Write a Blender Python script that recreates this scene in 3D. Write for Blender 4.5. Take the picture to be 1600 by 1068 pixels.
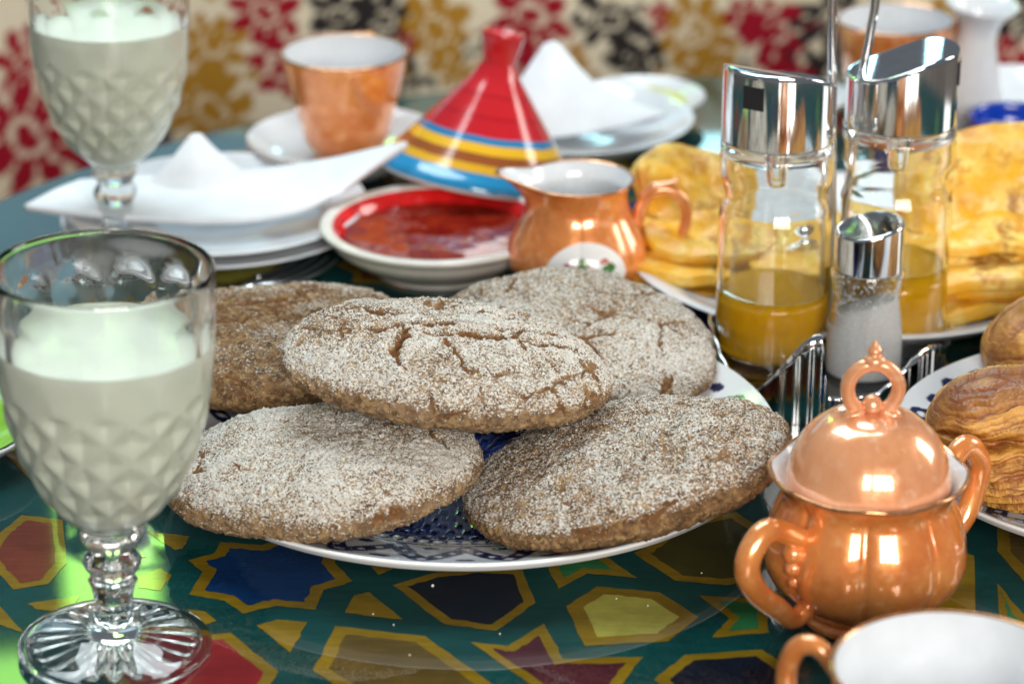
import bpy, math, random
import numpy as np
from mathutils import Vector, Matrix, Euler

# ------------------------------------------------------------------ camera
S = 0.01                      # all dimensions below are in centimetres
FPX, PITCH, CAMH = 4600.0, math.radians(22.5), 51.4
CAMY = -CAMH / math.tan(PITCH)
scene = bpy.context.scene
for o in list(bpy.data.objects):
    bpy.data.objects.remove(o)
col = scene.collection
cam = bpy.data.cameras.new('camera')
cam_o = bpy.data.objects.new('camera', cam)
col.objects.link(cam_o)
cam_o.location = (0, CAMY * S, CAMH * S)
cam_o.rotation_euler = (math.pi / 2 - PITCH, 0, 0)
cam.sensor_width = 36
cam.lens = FPX / 1600 * 36
cam.clip_start, cam.clip_end = 0.05, 50
cam.dof.use_dof = True
FOCUS = 115.5
cam.dof.focus_distance = FOCUS * S
cam.dof.aperture_fstop = 7.6
cam.dof.aperture_blades = 7
scene.camera = cam_o


def P(px, py, h=0.0):
    """photo pixel -> point (cm) on the horizontal plane z = h"""
    a, b = (px - 800) / FPX, (534 - py) / FPX
    c, s = math.cos(PITCH), math.sin(PITCH)
    d = (a, c + b * s, -s + b * c)
    t = (h - CAMH) / d[2]
    return np.array((d[0] * t, CAMY + d[1] * t, h))


def PY(px, py, Y):
    """photo pixel -> point (cm) on the upright plane y = Y"""
    a, b = (px - 800) / FPX, (534 - py) / FPX
    c, s = math.cos(PITCH), math.sin(PITCH)
    d = (a, c + b * s, -s + b * c)
    t = (Y - CAMY) / d[1]
    return np.array((d[0] * t, Y, CAMH + d[2] * t))


# ------------------------------------------------------------------ light
world = bpy.data.worlds.new('World')
scene.world = world
world.use_nodes = True
bg = world.node_tree.nodes['Background']
bg.inputs['Color'].default_value = (0.80, 0.88, 1.0, 1)
bg.inputs['Strength'].default_value = 0.15


def area(name, loc, target, sx, sy, power, color):
    l = bpy.data.lights.new(name, 'AREA')
    l.shape = 'RECTANGLE'
    l.size, l.size_y = sx, sy
    l.energy = power
    l.color = color
    o = bpy.data.objects.new(name, l)
    col.objects.link(o)
    o.location = loc
    o.rotation_euler = (Vector(target) - Vector(loc)).to_track_quat('-Z', 'Y').to_euler()
    return o


# skylight high behind the table, windows behind left, garden window, windows behind the camera
area('skylight', (-0.25, 0.75, 1.9), (0, 0.05, 0), 1.5, 1.1, 42, (0.84, 0.96, 1.0))
area('garden_window_sky', (-0.98, 2.6, 0.90), (-0.15, 0, 0.1), 1.3, 0.46, 1.7, (0.50, 0.80, 1.0))
area('garden_window_green', (-0.57, 2.5, 1.36), (-0.15, -0.2, 0), 0.13, 0.32, 1.4, (0.42, 1.0, 0.16))
area('garden_window_green', (-0.72, 2.5, 1.60), (-0.15, -0.3, 0), 0.46, 0.14, 1.6, (0.42, 1.0, 0.16))
area('small_rear_window', (0.225, 2.5, 0.715), (0.1, 0.3, 0), 0.20, 0.20, 1.0, (0.45, 0.9, 1.0))
for i in range(4):
    area('window_pane_lamp', (-0.05 + 0.42 * i, -2.7, 1.05), (0.1, 0, 0.05), 0.30, 0.95, 19, (1.0, 0.95, 0.87))
area('side_window', (2.3, 0.5, 1.1), (0, 0, 0.05), 0.9, 1.1, 24, (1.0, 0.97, 0.9))

scene.view_settings.view_transform = 'Standard'
scene.view_settings.look = 'None'
scene.view_settings.exposure = 0.05
scene.view_settings.gamma = 1.0
scene.render.engine = 'CYCLES'
scene.cycles.use_denoising = True
scene.cycles.max_bounces = 14
scene.cycles.transmission_bounces = 12
scene.cycles.glossy_bounces = 6
scene.cycles.transparent_max_bounces = 12
scene.cycles.sample_clamp_indirect = 25.0
scene.cycles.blur_glossy = 0.6
scene.render.resolution_x, scene.render.resolution_y = 1024, 683

# ------------------------------------------------------------------ helpers
rad = math.radians
rng = np.random.default_rng(7)
random.seed(7)


def lin(r, g, b):
    f = lambda c: ((c / 255 + 0.055) / 1.055) ** 2.4 if c > 10 else c / 255 / 12.92
    return (f(r), f(g), f(b))


class NT:
    def __init__(self, name):
        self.m = bpy.data.materials.new(name)
        self.m.use_nodes = True
        self.t = self.m.node_tree
        self.b = self.t.nodes['Principled BSDF']

    def n(self, typ, **kw):
        x = self.t.nodes.new(typ)
        for k, v in kw.items():
            if k.startswith('i_'):
                key = k[2:]
                key = int(key) if key.isdigit() else key.replace('_', ' ')
                x.inputs[key].default_value = v
            else:
                setattr(x, k, v)
        return x

    def l(self, a, b):
        self.t.links.new(a, b)

    def mix(self, fac, a, b, mode='MIX'):
        x = self.n('ShaderNodeMix', data_type='RGBA', blend_type=mode)
        for sock, v in ((x.inputs[0], fac), (x.inputs[6], a), (x.inputs[7], b)):
            if hasattr(v, 'is_linked') or isinstance(v, bpy.types.NodeSocket):
                self.l(v, sock)
            elif isinstance(v, (int, float)):
                sock.default_value = v
            else:
                sock.default_value = (*v, 1)
        return x.outputs[2]

    def math(self, op, a, b=None, c=None, clamp=False):
        x = self.n('ShaderNodeMath', operation=op, use_clamp=clamp)
        for i, v in enumerate((a, b, c)):
            if v is None:
                continue
            if isinstance(v, bpy.types.NodeSocket):
                self.l(v, x.inputs[i])
            else:
                x.inputs[i].default_value = v
        return x.outputs[0]

    def ramp(self, fac, lo, hi):
        x = self.n('ShaderNodeMapRange', interpolation_type='SMOOTHSTEP')
        self.l(fac, x.inputs[0])
        x.inputs[1].default_value, x.inputs[2].default_value = lo, hi
        return x.outputs[0]

    def coord(self):
        return self.n('ShaderNodeTexCoord').outputs['Object']

    def noise(self, scale, detail=4, rough=0.5, vec=None):
        x = self.n('ShaderNodeTexNoise')
        x.inputs['Scale'].default_value = scale
        x.inputs['Detail'].default_value = detail
        x.inputs['Roughness'].default_value = rough
        self.l(vec if vec is not None else self.coord(), x.inputs['Vector'])
        return x.outputs['Fac']

    def attr(self, name):
        return self.n('ShaderNodeAttribute', attribute_name=name)

    def bump(self, h, strength=0.3, dist=0.001):
        x = self.n('ShaderNodeBump')
        x.inputs['Strength'].default_value = strength
        x.inputs['Distance'].default_value = dist
        self.l(h, x.inputs['Height'])
        self.l(x.outputs[0], self.b.inputs['Normal'])


def principled(name, c, rough=0.4, metal=0.0, coat=0.0, var=0.12, vscale=60, bump=0.0, bscale=300, spec=0.5, vary_rough=0.0):
    k = NT(name)
    b = k.b
    b.inputs['Roughness'].default_value = rough
    b.inputs['Metallic'].default_value = metal
    b.inputs['Coat Weight'].default_value = coat
    b.inputs['Coat Roughness'].default_value = 0.04
    b.inputs['Specular IOR Level'].default_value = spec
    nz = k.noise(vscale, 5, 0.6)
    c2 = tuple(max(0, x * (1 - 2 * var)) for x in c)
    c3 = tuple(min(1, x * (1 + var)) for x in c)
    k.l(k.mix(k.ramp(nz, 0.3, 0.7), c2, c3), b.inputs['Base Color'])
    if vary_rough:
        r = k.math('MULTIPLY_ADD', k.noise(vscale * 1.7, 4), vary_rough, rough - vary_rough * 0.4)
        k.l(r, b.inputs['Roughness'])
    if bump:
        k.bump(k.noise(bscale, 4), bump, 0.001)
    return k.m


def glass_mat(name, ior=1.5, tint=(1, 1, 1), rough=0.0):
    k = NT(name)
    b = k.b
    b.inputs['Transmission Weight'].default_value = 1.0
    b.inputs['IOR'].default_value = ior
    b.inputs['Base Color'].default_value = (*tint, 1)
    nz = k.noise(40, 2)
    k.l(k.math('MULTIPLY', nz, max(rough, 0.01)), b.inputs['Roughness'])
    return k.m


def build(name, verts, faces, mat, parent=None, smooth=True, attrs=None, matidx=None, loc=None, rot=None):
    """one mesh object; verts in cm"""
    me = bpy.data.meshes.new(name)
    v = np.asarray(verts, dtype=np.float64) * S
    if isinstance(faces, np.ndarray):
        nf, k = faces.shape
        me.vertices.add(len(v))
        me.vertices.foreach_set('co', v.astype(np.float32).ravel())
        me.loops.add(nf * k)
        me.loops.foreach_set('vertex_index', faces.astype(np.int32).ravel())
        me.polygons.add(nf)
        me.polygons.foreach_set('loop_start', np.arange(0, nf * k, k, dtype=np.int32))
        me.update(calc_edges=True)
        me.validate()
    else:
        me.from_pydata([tuple(x) for x in v], [], [tuple(int(i) for i in f) for f in faces])
        me.update()
    me.polygons.foreach_set('use_smooth', [smooth] * len(me.polygons))
    mats = mat if isinstance(mat, (list, tuple)) else [mat]
    for m in mats:
        me.materials.append(m)
    if matidx is not None:
        me.polygons.foreach_set('material_index', np.asarray(matidx, dtype=np.int32))
    for an, arr in (attrs or {}).items():
        arr = np.asarray(arr, dtype=np.float32)
        if arr.ndim == 1:
            a = me.attributes.new(an, 'FLOAT', 'POINT')
            a.data.foreach_set('value', arr)
        else:
            a = me.attributes.new(an, 'FLOAT_COLOR', 'POINT')
            a.data.foreach_set('color', np.hstack([arr, np.ones((len(arr), 1), np.float32)]).ravel())
    o = bpy.data.objects.new(name, me)
    col.objects.link(o)
    if parent is not None:
        o.parent = parent
    if loc is not None:
        o.location = tuple(np.asarray(loc) * S)
    if rot is not None:
        o.rotation_euler = rot
    return o


def tag(o, label=None, cat=None, group=None, kind=None):
    if label: o['label'] = label
    if cat: o['category'] = cat
    if group: o['group'] = group
    if kind: o['kind'] = kind
    return o


def thing(name, label, cat, loc, rot=(0, 0, 0), group=None):
    o = bpy.data.objects.new(name, None)
    o.empty_display_size = 0.02
    col.objects.link(o)
    o.location = tuple(np.asarray(loc, float) * S)
    o.rotation_euler = rot
    return tag(o, label, cat, group)


def copy_tree(o, parent=None):
    c = o.copy()
    col.objects.link(c)
    c.parent = parent
    for ch in [x for x in bpy.data.objects if x.parent == o]:
        copy_tree(ch, c)
    return c


def spl(pts, m=8, closed=False):
    p = np.asarray(pts, float)
    n = len(p)
    out = []
    rngi = range(n if closed else n - 1)
    for i in rngi:
        if closed:
            p0, p1, p2, p3 = p[(i - 1) % n], p[i], p[(i + 1) % n], p[(i + 2) % n]
        else:
            p1, p2 = p[i], p[i + 1]
            p0 = p[i - 1] if i > 0 else 2 * p1 - p2
            p3 = p[i + 2] if i + 2 < n else 2 * p2 - p1
        for j in range(m):
            t = j / m
            out.append(0.5 * ((2 * p1) + (-p0 + p2) * t + (2 * p0 - 5 * p1 + 4 * p2 - p3) * t * t + (-p0 + 3 * p1 - 3 * p2 + p3) * t ** 3))
    if not closed:
        out.append(p[-1])
    return np.array(out)


def grid_faces(nu, nv, wrap_u=True):
    """nu columns (theta), nv rows"""
    f = []
    U = nu if wrap_u else nu - 1
    i = np.arange(U)
    i2 = (i + 1) % nu
    for j in range(nv - 1):
        f.append(np.stack([j * nu + i, j * nu + i2, (j + 1) * nu + i2, (j + 1) * nu + i], 1))
    return np.concatenate(f)


def lathe_arrays(prof, n=96, fn=None):
    prof = np.asarray(prof, float)
    th = np.arange(n) / n * 2 * np.pi
    R, T = np.meshgrid(prof[:, 0], th, indexing='ij')
    Z, _ = np.meshgrid(prof[:, 1], th, indexing='ij')
    I = np.repeat(np.arange(len(prof))[:, None], n, 1)
    if fn is not None:
        R, Z = fn(R, Z, T, I)
    V = np.stack([R * np.cos(T), R * np.sin(T), Z], -1).reshape(-1, 3)
    return V, grid_faces(n, len(prof)), T


def lathe(name, prof, mat, parent=None, n=96, fn=None, **kw):
    V, F, T = lathe_arrays(prof, n, fn)
    return build(name, V, F, mat, parent, **kw)


def tube_arrays(pts, rad, n=14, closed=False, flat=1.0):
    p = np.asarray(pts, float)
    rad = np.broadcast_to(np.asarray(rad, float), (len(p),))
    if closed:
        t = np.roll(p, -1, 0) - np.roll(p, 1, 0)
    else:
        t = np.gradient(p, axis=0)
    t /= np.linalg.norm(t, axis=1)[:, None] + 1e-12
    up = np.array((0.13, 0.2, 1.0))
    nrm = np.cross(t[0], up)
    nrm /= np.linalg.norm(nrm)
    V = []
    a = np.arange(n) / n * 2 * np.pi
    for i in range(len(p)):
        nrm = nrm - t[i] * (nrm @ t[i])
        nrm /= np.linalg.norm(nrm) + 1e-12
        bn = np.cross(t[i], nrm)
        V.append(p[i] + rad[i] * (np.cos(a)[:, None] * nrm + flat * np.sin(a)[:, None] * bn))
    V = np.concatenate(V)
    F = grid_faces(n, len(p))
    if closed:
        i = np.arange(n)
        i2 = (i + 1) % n
        k = (len(p) - 1) * n
        F = np.concatenate([F, np.stack([k + i, k + i2, i2, i], 1)])
        return V, F
    # caps as quads fans to centre vertices (tri as degenerate avoided: use list faces)
    c0, c1 = len(V), len(V) + 1
    V = np.vstack([V, p[0], p[-1]])
    k = (len(p) - 1) * n
    faces = [tuple(f) for f in F]
    for j in range(n):
        faces.append((c0, (j + 1) % n, j))
        faces.append((c1, k + j, k + (j + 1) % n))
    return V, faces


def tube(name, pts, rad, mat, parent=None, n=14, closed=False, flat=1.0, **kw):
    V, F = tube_arrays(pts, rad, n, closed, flat)
    return build(name, V, F, mat, parent, **kw)


# vectorised value noise
_TAB = rng.random(4096)


def vnoise(p):
    p = np.asarray(p, float)
    i = np.floor(p).astype(np.int64)
    f = p - i
    f = f * f * (3 - 2 * f)

    def h(ix, iy, iz):
        return _TAB[(ix * 73856093 ^ iy * 19349663 ^ iz * 83492791) & 4095]
    x, y, z = i[..., 0], i[..., 1], i[..., 2]
    fx, fy, fz = f[..., 0], f[..., 1], f[..., 2]
    c = 0
    for dx in (0, 1):
        for dy in (0, 1):
            for dz in (0, 1):
                w = (fx if dx else 1 - fx) * (fy if dy else 1 - fy) * (fz if dz else 1 - fz)
                c = c + w * h(x + dx, y + dy, z + dz)
    return c


def fbm(p, oct=4, gain=0.5):
    s, a, t = 0, 1.0, 0
    p = np.asarray(p, float)
    for k in range(oct):
        s = s + a * vnoise(p * 2 ** k + 17.3 * k)
        t += a
        a *= gain
    return s / t


def sstep(a, b, x):
    t = np.clip((x - a) / (b - a), 0, 1)
    return t * t * (3 - 2 * t)


# ------------------------------------------------------------------ materials
M = {}
M['white_glaze'] = principled('white_glaze', (0.68, 0.70, 0.73), 0.12, var=0.03, coat=0.3)
M['cream_glaze'] = principled('cream_glaze', (0.74, 0.71, 0.65), 0.2, var=0.06)
M['napkin'] = principled('napkin_cloth', (0.74, 0.78, 0.83), 0.85, var=0.03, bump=0.25, bscale=900)
M['milk'] = principled('milk', (0.80, 0.83, 0.71), 0.3, var=0.02, spec=0.15)
M['glass'] = glass_mat('clear_glass', 1.5, (0.985, 1.0, 0.99))
M['thin_glass'] = glass_mat('bottle_glass', 1.48, (0.985, 0.995, 0.985))
M['chrome'] = principled('chrome', (0.80, 0.82, 0.84), 0.07, 1.0, var=0.03, vary_rough=0.05)
M['steel'] = principled('steel', (0.55, 0.56, 0.58), 0.18, 1.0, var=0.06)
M['black'] = principled('black_plastic', (0.012, 0.012, 0.014), 0.5, var=0.1)
M['gilt'] = principled('gilt_edge', (0.62, 0.30, 0.14), 0.16, 0.7, var=0.2, vscale=220)


def lustre(name, c1, c2, c3):
    k = NT(name)
    b = k.b
    n1 = k.noise(55, 5, 0.65)
    n2 = k.noise(190, 4, 0.6)
    a = k.mix(k.ramp(n1, 0.32, 0.68), c1, c2)
    k.l(k.mix(k.math('MULTIPLY', k.ramp(n2, 0.52, 0.75), 0.7), a, c3), b.inputs['Base Color'])
    b.inputs['Metallic'].default_value = 0.28
    k.l(k.math('MULTIPLY_ADD', n2, 0.16, 0.16), b.inputs['Roughness'])
    b.inputs['Coat Tint'].default_value = (1.0, 0.93, 0.90, 1)
    b.inputs['Coat Weight'].default_value = 1.0
    b.inputs['Coat Roughness'].default_value = 0.035
    b.inputs['Coat IOR'].default_value = 1.7
    k.bump(k.noise(110, 3), 0.10, 0.002)
    return k.m


M['lustre'] = lustre('copper_lustre', (0.70, 0.21, 0.045), (0.86, 0.34, 0.09), (0.94, 0.54, 0.25))
M['lustre_pink'] = lustre('copper_lustre_pale', (0.78, 0.33, 0.14), (0.88, 0.44, 0.22), (0.94, 0.60, 0.40))


def attr_mat(name, rough=0.3, coat=0.0, bump=0.0, bscale=400, var=0.0, vscale=200, metal=0, spec=0.5):
    k = NT(name)
    c = k.attr('tint').outputs['Color']
    if var:
        c = k.mix(k.math('MULTIPLY', k.ramp(k.noise(vscale, 5, 0.65), 0.35, 0.7), var), c, (0.0, 0.0, 0.0))
    k.l(c, k.b.inputs['Base Color'])
    k.b.inputs['Roughness'].default_value = rough
    k.b.inputs['Coat Weight'].default_value = coat
    k.b.inputs['Coat Roughness'].default_value = 0.04
    k.b.inputs['Metallic'].default_value = metal
    k.b.inputs['Specular IOR Level'].default_value = spec
    if bump:
        k.bump(k.noise(bscale, 4), bump, 0.001)
    return k.m


M['painted_plate'] = attr_mat('painted_plate', 0.12, 0.4)
M['fabric'] = attr_mat('printed_upholstery', 0.9, 0, 0.4, 900, 0.12, 500, spec=0.1)
M['painted_china'] = attr_mat('painted_china', 0.15, 0.4)


def oil_mat():
    k = NT('olive_oil')
    b = k.b
    b.inputs['Base Color'].default_value = (1.0, 0.53, 0.012, 1)
    b.inputs['Roughness'].default_value = 0.02
    b.inputs['IOR'].default_value = 1.46
    nz = k.noise(30, 3)
    k.l(k.math('MULTIPLY_ADD', nz, 0.1, 0.14), b.inputs['Transmission Weight'])
    return k.m


M['oil'] = oil_mat()


def bread_mat(name, crumb_a, crumb_b, dustc, amount):
    k = NT(name)
    co = k.coord()
    dust = k.attr('dust').outputs['Fac']
    crack = k.attr('crack').outputs['Fac']
    n1 = k.noise(180, 6, 0.7, co)
    crumb = k.mix(k.ramp(n1, 0.3, 0.7), crumb_a, crumb_b)
    # bran flakes
    vb = k.n('ShaderNodeTexVoronoi', feature='F1')
    vb.inputs['Scale'].default_value = 520
    k.l(co, vb.inputs['Vector'])
    sep = k.n('ShaderNodeSeparateColor')
    k.l(vb.outputs['Color'], sep.inputs[0])
    flake = k.math('GREATER_THAN', sep.outputs[0], 0.80)
    crumb = k.mix(k.math('MULTIPLY', flake, 0.65), crumb, (0.46, 0.30, 0.13))
    dark = k.math('LESS_THAN', sep.outputs[1], 0.12)
    crumb = k.mix(k.math('MULTIPLY', dark, 0.6), crumb, (0.09, 0.045, 0.02))
    crumb = k.mix(crack, crumb, (0.22, 0.095, 0.035))
    # flour grains
    vg = k.n('ShaderNodeTexVoronoi', feature='F1')
    vg.inputs['Scale'].default_value = 1700
    k.l(co, vg.inputs['Vector'])
    sg = k.n('ShaderNodeSeparateColor')
    k.l(vg.outputs['Color'], sg.inputs[0])
    g = sg.outputs[0]
    n2 = k.noise(900, 4, 0.65, co)
    v = k.math('ADD', k.math('MULTIPLY', g, 0.85), k.math('MULTIPLY', n2, 0.8))
    v = k.math('ADD', v, k.math('MULTIPLY_ADD', dust, 1.25, amount))
    m = k.ramp(v, 1.22, 1.46)
    dc = k.mix(sg.outputs[1], dustc, tuple(x * 0.62 for x in dustc))
    k.l(k.mix(m, crumb, dc), k.b.inputs['Base Color'])
    k.b.inputs['Roughness'].default_value = 0.92
    k.b.inputs['Specular IOR Level'].default_value = 0.2
    h = k.math('ADD', k.math('MULTIPLY', g, 0.5), k.math('MULTIPLY', n2, 1.0))
    k.bump(h, 0.9, 0.0012)
    return k.m


M['bread_top'] = bread_mat('bread_crust', (0.16, 0.095, 0.052), (0.40, 0.26, 0.145), (0.88, 0.84, 0.77), 0.0)
M['bread_dark'] = bread_mat('bread_crust_brown', (0.13, 0.07, 0.034), (0.36, 0.205, 0.095), (0.88, 0.84, 0.77), -0.06)
M['bran'] = principled('bran', (0.42, 0.27, 0.12), 0.8, var=0.3, vscale=300)
M['grain'] = principled('semolina', (0.84, 0.78, 0.68), 0.8, var=0.1)

# ------------------------------------------------------------------ setting
fl = build('floor', [(-300, -260, -46), (300, -260, -46), (300, 300, -46), (-300, 300, -46)], [(0, 1, 2, 3)],
           principled('floor_tile', (0.16, 0.13, 0.11), 0.5, vscale=6), smooth=False)
tag(fl, kind='structure')

# sofa behind the table ------------------------------------------------
CREAM, RED, MUST, BLK = np.array(lin(232, 222, 198)), np.array(lin(158, 26, 46)), np.array(lin(178, 132, 48)), np.array(lin(48, 44, 46))
flowers = []
YB = 66.0
for px, py, r, c, k in [(40, 215, 4.3, RED, 9), (40, 90, 2.6, RED, 7), (110, 20, 2.2, RED, 6), (425, 25, 2.6, RED, 8), (438, 105, 2.3, RED, 6), (335, 75, 2.6, MUST, 8), (330, 165, 3.0, MUST, 9),
                        (540, 20, 2.2, BLK, 6), (600, 40, 2.6, BLK, 7), (615, 130, 2.4, BLK, 7), (690, 40, 2.8, MUST, 8), (705, 110, 1.8, MUST, 6), (830, 25, 2.8, RED, 8),
                        (815, 110, 1.9, RED, 6), (955, 25, 2.7, BLK, 7), (995, 95, 2.1, BLK, 6), (1085, 40, 2.8, MUST, 8), (1110, 110, 2.0, MUST, 7), (1165, 20, 1.7, RED, 6), (1215, 45, 2.8, RED, 8),
                        (1230, 120, 2.0, RED, 6), (1290, 25, 2.4, BLK, 7), (1300, 110, 2.0, BLK, 6), (1400, 60, 2.6, MUST, 8), (1565, 95, 2.4, RED, 8), (1590, 25, 2.2, BLK, 7), (1480, 40, 2.0, MUST, 7),
                        (210, 60, 1.2, MUST, 5), (250, 230, 1.8, BLK, 6), (150, 270, 2.0, RED, 6), (760, 60, 1.0, BLK, 5), (900, 90, 1.1, MUST, 5), (500, 110, 1.0, RED, 5), (640, 70, 1.0, RED, 5),
                        (1030, 20, 0.9, RED, 5), (1150, 100, 0.9, BLK, 5)]:
    q = PY(px, py, YB)
    flowers.append((q[0], q[2], r * .84, c, k))
for i in range(230):          # the print goes on outside the picture
    x = rng.uniform(-75, 75)
    z = rng.uniform(-44, 22)
    if -38 < x < 38 and z > -19 and z < 0.5:
        continue
    flowers.append((x, z, rng.uniform(1.5, 3.2), (RED, MUST, BLK)[i % 3], int(rng.integers(5, 9))))


def print_colour(x, z):
    c = np.repeat(CREAM[None], len(x), 0)
    p = np.stack([x, z, 0 * x], -1)
    xw = x + 2.2 * (fbm(p * 0.35 + 3, 4) - .5) + .25 * (fbm(p * 1.6 + 60, 2) - .5)
    zw = z + 2.2 * (fbm(p * 0.35 + 40, 4) - .5) + .25 * (fbm(p * 1.6 + 90, 2) - .5)
    brk = fbm(p * .8 + 20, 2)
    for fx, fz, r, fc, k in flowers:
        dx, dz = xw - fx, zw - fz
        d = np.hypot(dx, dz) / r
        if not (d < 1.6).any():
            continue
        ang = np.arctan2(dz, dx) + fx
        pet = np.abs(np.cos(ang * k / 2))
        edge = .72 + .48 * pet ** 1.2
        vein = (pet > .965) & (d > .35) & (d < .85)
        gap = (pet < .22) & (d > .55)
        m = (d < edge) & ~gap & (brk < .80) & ~((d > .30) & (d < .40))
        c[m] = fc
        leaf = (np.hypot((dx - 1.15 * r) / 1.0, (dz + 1.0 * r) / .42) < .42 * r ** .5) | (np.hypot((dx + 1.1 * r) / .42, (dz + 1.2 * r)) < .40 * r ** .5)
        c[leaf & (brk < .60)] = fc * .9
    return c


sofa = thing('sofa', 'upholstered sofa with cream fabric printed with red, mustard and black flowers', 'sofa', (0, 78, -46))
nx, nz = 620, 210
xs = np.linspace(-75, 75, nx)
# back cushion profile (y,z) swept along x, front face printed
prof = spl([(66.8, -30), (66.0, -22), (65.6, -12), (66.0, 0), (66.6, 8), (68.5, 12.5), (73, 14), (79, 12), (81, 4), (81.5, -30)], 24)
prof = np.vstack([spl([(66.8, -30), (66.0, -22), (65.6, -12), (66.0, 0), (66.6, 8)], 48), spl([(66.6, 8), (68.5, 12.5), (73, 14), (79, 12), (81, 4), (81.5, -30)], 6)[1:]])
nz = len(prof)
X, PYv = np.meshgrid(xs, prof[:, 0])
_, PZv = np.meshgrid(xs, prof[:, 1])
arc = np.concatenate([[0], np.cumsum(np.hypot(*np.diff(prof, axis=0).T))]) - 30
_, AR = np.meshgrid(xs, arc)
puff = 0.7 * (fbm(np.stack([X * 0.06, PZv * 0.06, 0 * X], -1), 2) - 0.5)
V = np.stack([X, PYv - 78 - puff, PZv + 46], -1).reshape(-1, 3)
build('back_cushion', V, grid_faces(nx, nz, False), M['fabric'], sofa, attrs={'tint': print_colour(X.ravel(), AR.ravel())})
prof = spl([(49, -32), (48, -27), (49, -23.2), (55, -22.5), (62, -22.5), (67.5, -22.8), (67.5, -32)], 8)
X, PYv = np.meshgrid(np.linspace(-75, 75, 240), prof[:, 0])
_, PZv = np.meshgrid(np.linspace(-75, 75, 240), prof[:, 1])
V = np.stack([X, PYv - 78, PZv + 46], -1).reshape(-1, 3)
build('seat_cushion', V, grid_faces(240, len(prof), False), M['fabric'], sofa, attrs={'tint': print_colour(X.ravel(), (PYv - 90).ravel())})


def box_arrays(x0, x1, y0, y1, z0, z1):
    V = [(x0, y0, z0), (x1, y0, z0), (x1, y1, z0), (x0, y1, z0), (x0, y0, z1), (x1, y0, z1), (x1, y1, z1), (x0, y1, z1)]
    F = [(3, 2, 1, 0), (4, 5, 6, 7), (0, 1, 5, 4), (1, 2, 6, 5), (2, 3, 7, 6), (3, 0, 4, 7)]
    return V, F


Vb, Fb = box_arrays(-76, 76, -28, 4, 0, 14.2)
build('base', Vb, Fb, principled('sofa_wood', (0.12, 0.06, 0.03), 0.4), sofa, smooth=False)

# ------------------------------------------------------------------ table
TC, TR = np.array((12.0, -5.0)), 46.0
table = thing('table', 'round table lacquered dark teal and painted with a star pattern', 'table', (TC[0], TC[1], -46))


def lacquer(name, c, var=0.18, vscale=30, rough=0.035):
    k = NT(name)
    nz = k.noise(vscale, 6, 0.65)
    wv = k.n('ShaderNodeTexNoise')
    mp = k.n('ShaderNodeMapping')
    mp.inputs['Scale'].default_value = (60, 400, 60)
    mp.inputs['Rotation'].default_value = (0, 0, 0.5)
    k.l(k.coord(), mp.inputs[0])
    k.l(mp.outputs[0], wv.inputs['Vector'])
    wv.inputs['Scale'].default_value = 1.0
    f = k.math('ADD', k.math('MULTIPLY', nz, 0.65), k.math('MULTIPLY', wv.outputs['Fac'], 0.35))
    k.l(k.mix(k.ramp(f, 0.32, 0.68), tuple(x * (1 - var * 1.6) for x in c), tuple(min(1, x * (1 + var)) for x in c)), k.b.inputs['Base Color'])
    k.l(k.math('MULTIPLY_ADD', k.noise(14, 5, 0.7), 0.05, rough - 0.02), k.b.inputs['Roughness'])
    k.b.inputs['Specular IOR Level'].default_value = 0.5
    return k.m


PAINT = {'teal': lacquer('teal_lacquer', (0.004, 0.046, 0.045)), 'must': lacquer('mustard_paint', (0.185, 0.115, 0.008)), 'blue': lacquer('blue_paint', (0.004, 0.028, 0.10)),
         'black': lacquer('black_paint', (0.007, 0.011, 0.020)), 'brown': lacquer('brown_paint', (0.085, 0.055, 0.014)), 'olive': lacquer('olive_paint', (0.045, 0.04, 0.010)),
         'red': lacquer('red_paint', (0.20, 0.009, 0.010)), 'maroon': lacquer('maroon_paint', (0.055, 0.012, 0.02)), 'yellow': lacquer('yellow_paint', (0.33, 0.31, 0.06), 0.12, 90),
         'green': lacquer('green_paint', (0.02, 0.13, 0.045)), 'rust': lacquer('rust_paint', (0.14, 0.03, 0.016))}
rim = [(0.0, 44.0), (44.5, 44.0), (45.6, 44.4), (46.0, 45.0), (45.8, 45.7), (45.3, 46.0), (0.0, 46.0)]
pr = np.vstack([rim[0:1], [(44.3, 44.0)], spl(rim[1:6], 6), [(45.2, 46.0), (45.0, 46.0), (30.0, 46.0)], rim[6:7]])
lathe('table_top', pr, PAINT['teal'], table, 160)
wood = principled('dark_wood', (0.07, 0.035, 0.02), 0.35)
lathe('pedestal', spl([(18, 0), (17, 1.5), (9, 3), (5, 8), (4.5, 20), (6, 34), (12, 42), (14, 44)], 6), wood, table, 48)


def inset(poly, d):
    p = np.asarray(poly, float)
    a = 0.5 * np.sum(p[:, 0] * np.roll(p[:, 1], -1) - np.roll(p[:, 0], -1) * p[:, 1])
    if a < 0:
        p = p[::-1]
    e = np.roll(p, -1, 0) - p
    e /= np.linalg.norm(e, axis=1)[:, None]
    n = np.stack([-e[:, 1], e[:, 0]], 1)
    n0 = np.roll(n, 1, 0)
    b = n + n0
    k = 1 / np.maximum(0.32, (1 + np.sum(n * n0, 1)))
    return p, p + d * b * k[:, None]


def wobble(p, m=8, a=0.035):
    out = []
    n = len(p)
    for i in range(n):
        q0, q1 = p[i], p[(i + 1) % n]
        for j in range(m):
            t = j / m
            q = q0 * (1 - t) + q1 * t
            if j:
                q = q + rng.normal(0, a, 2)
            out.append(q)
    return np.array(out)


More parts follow.
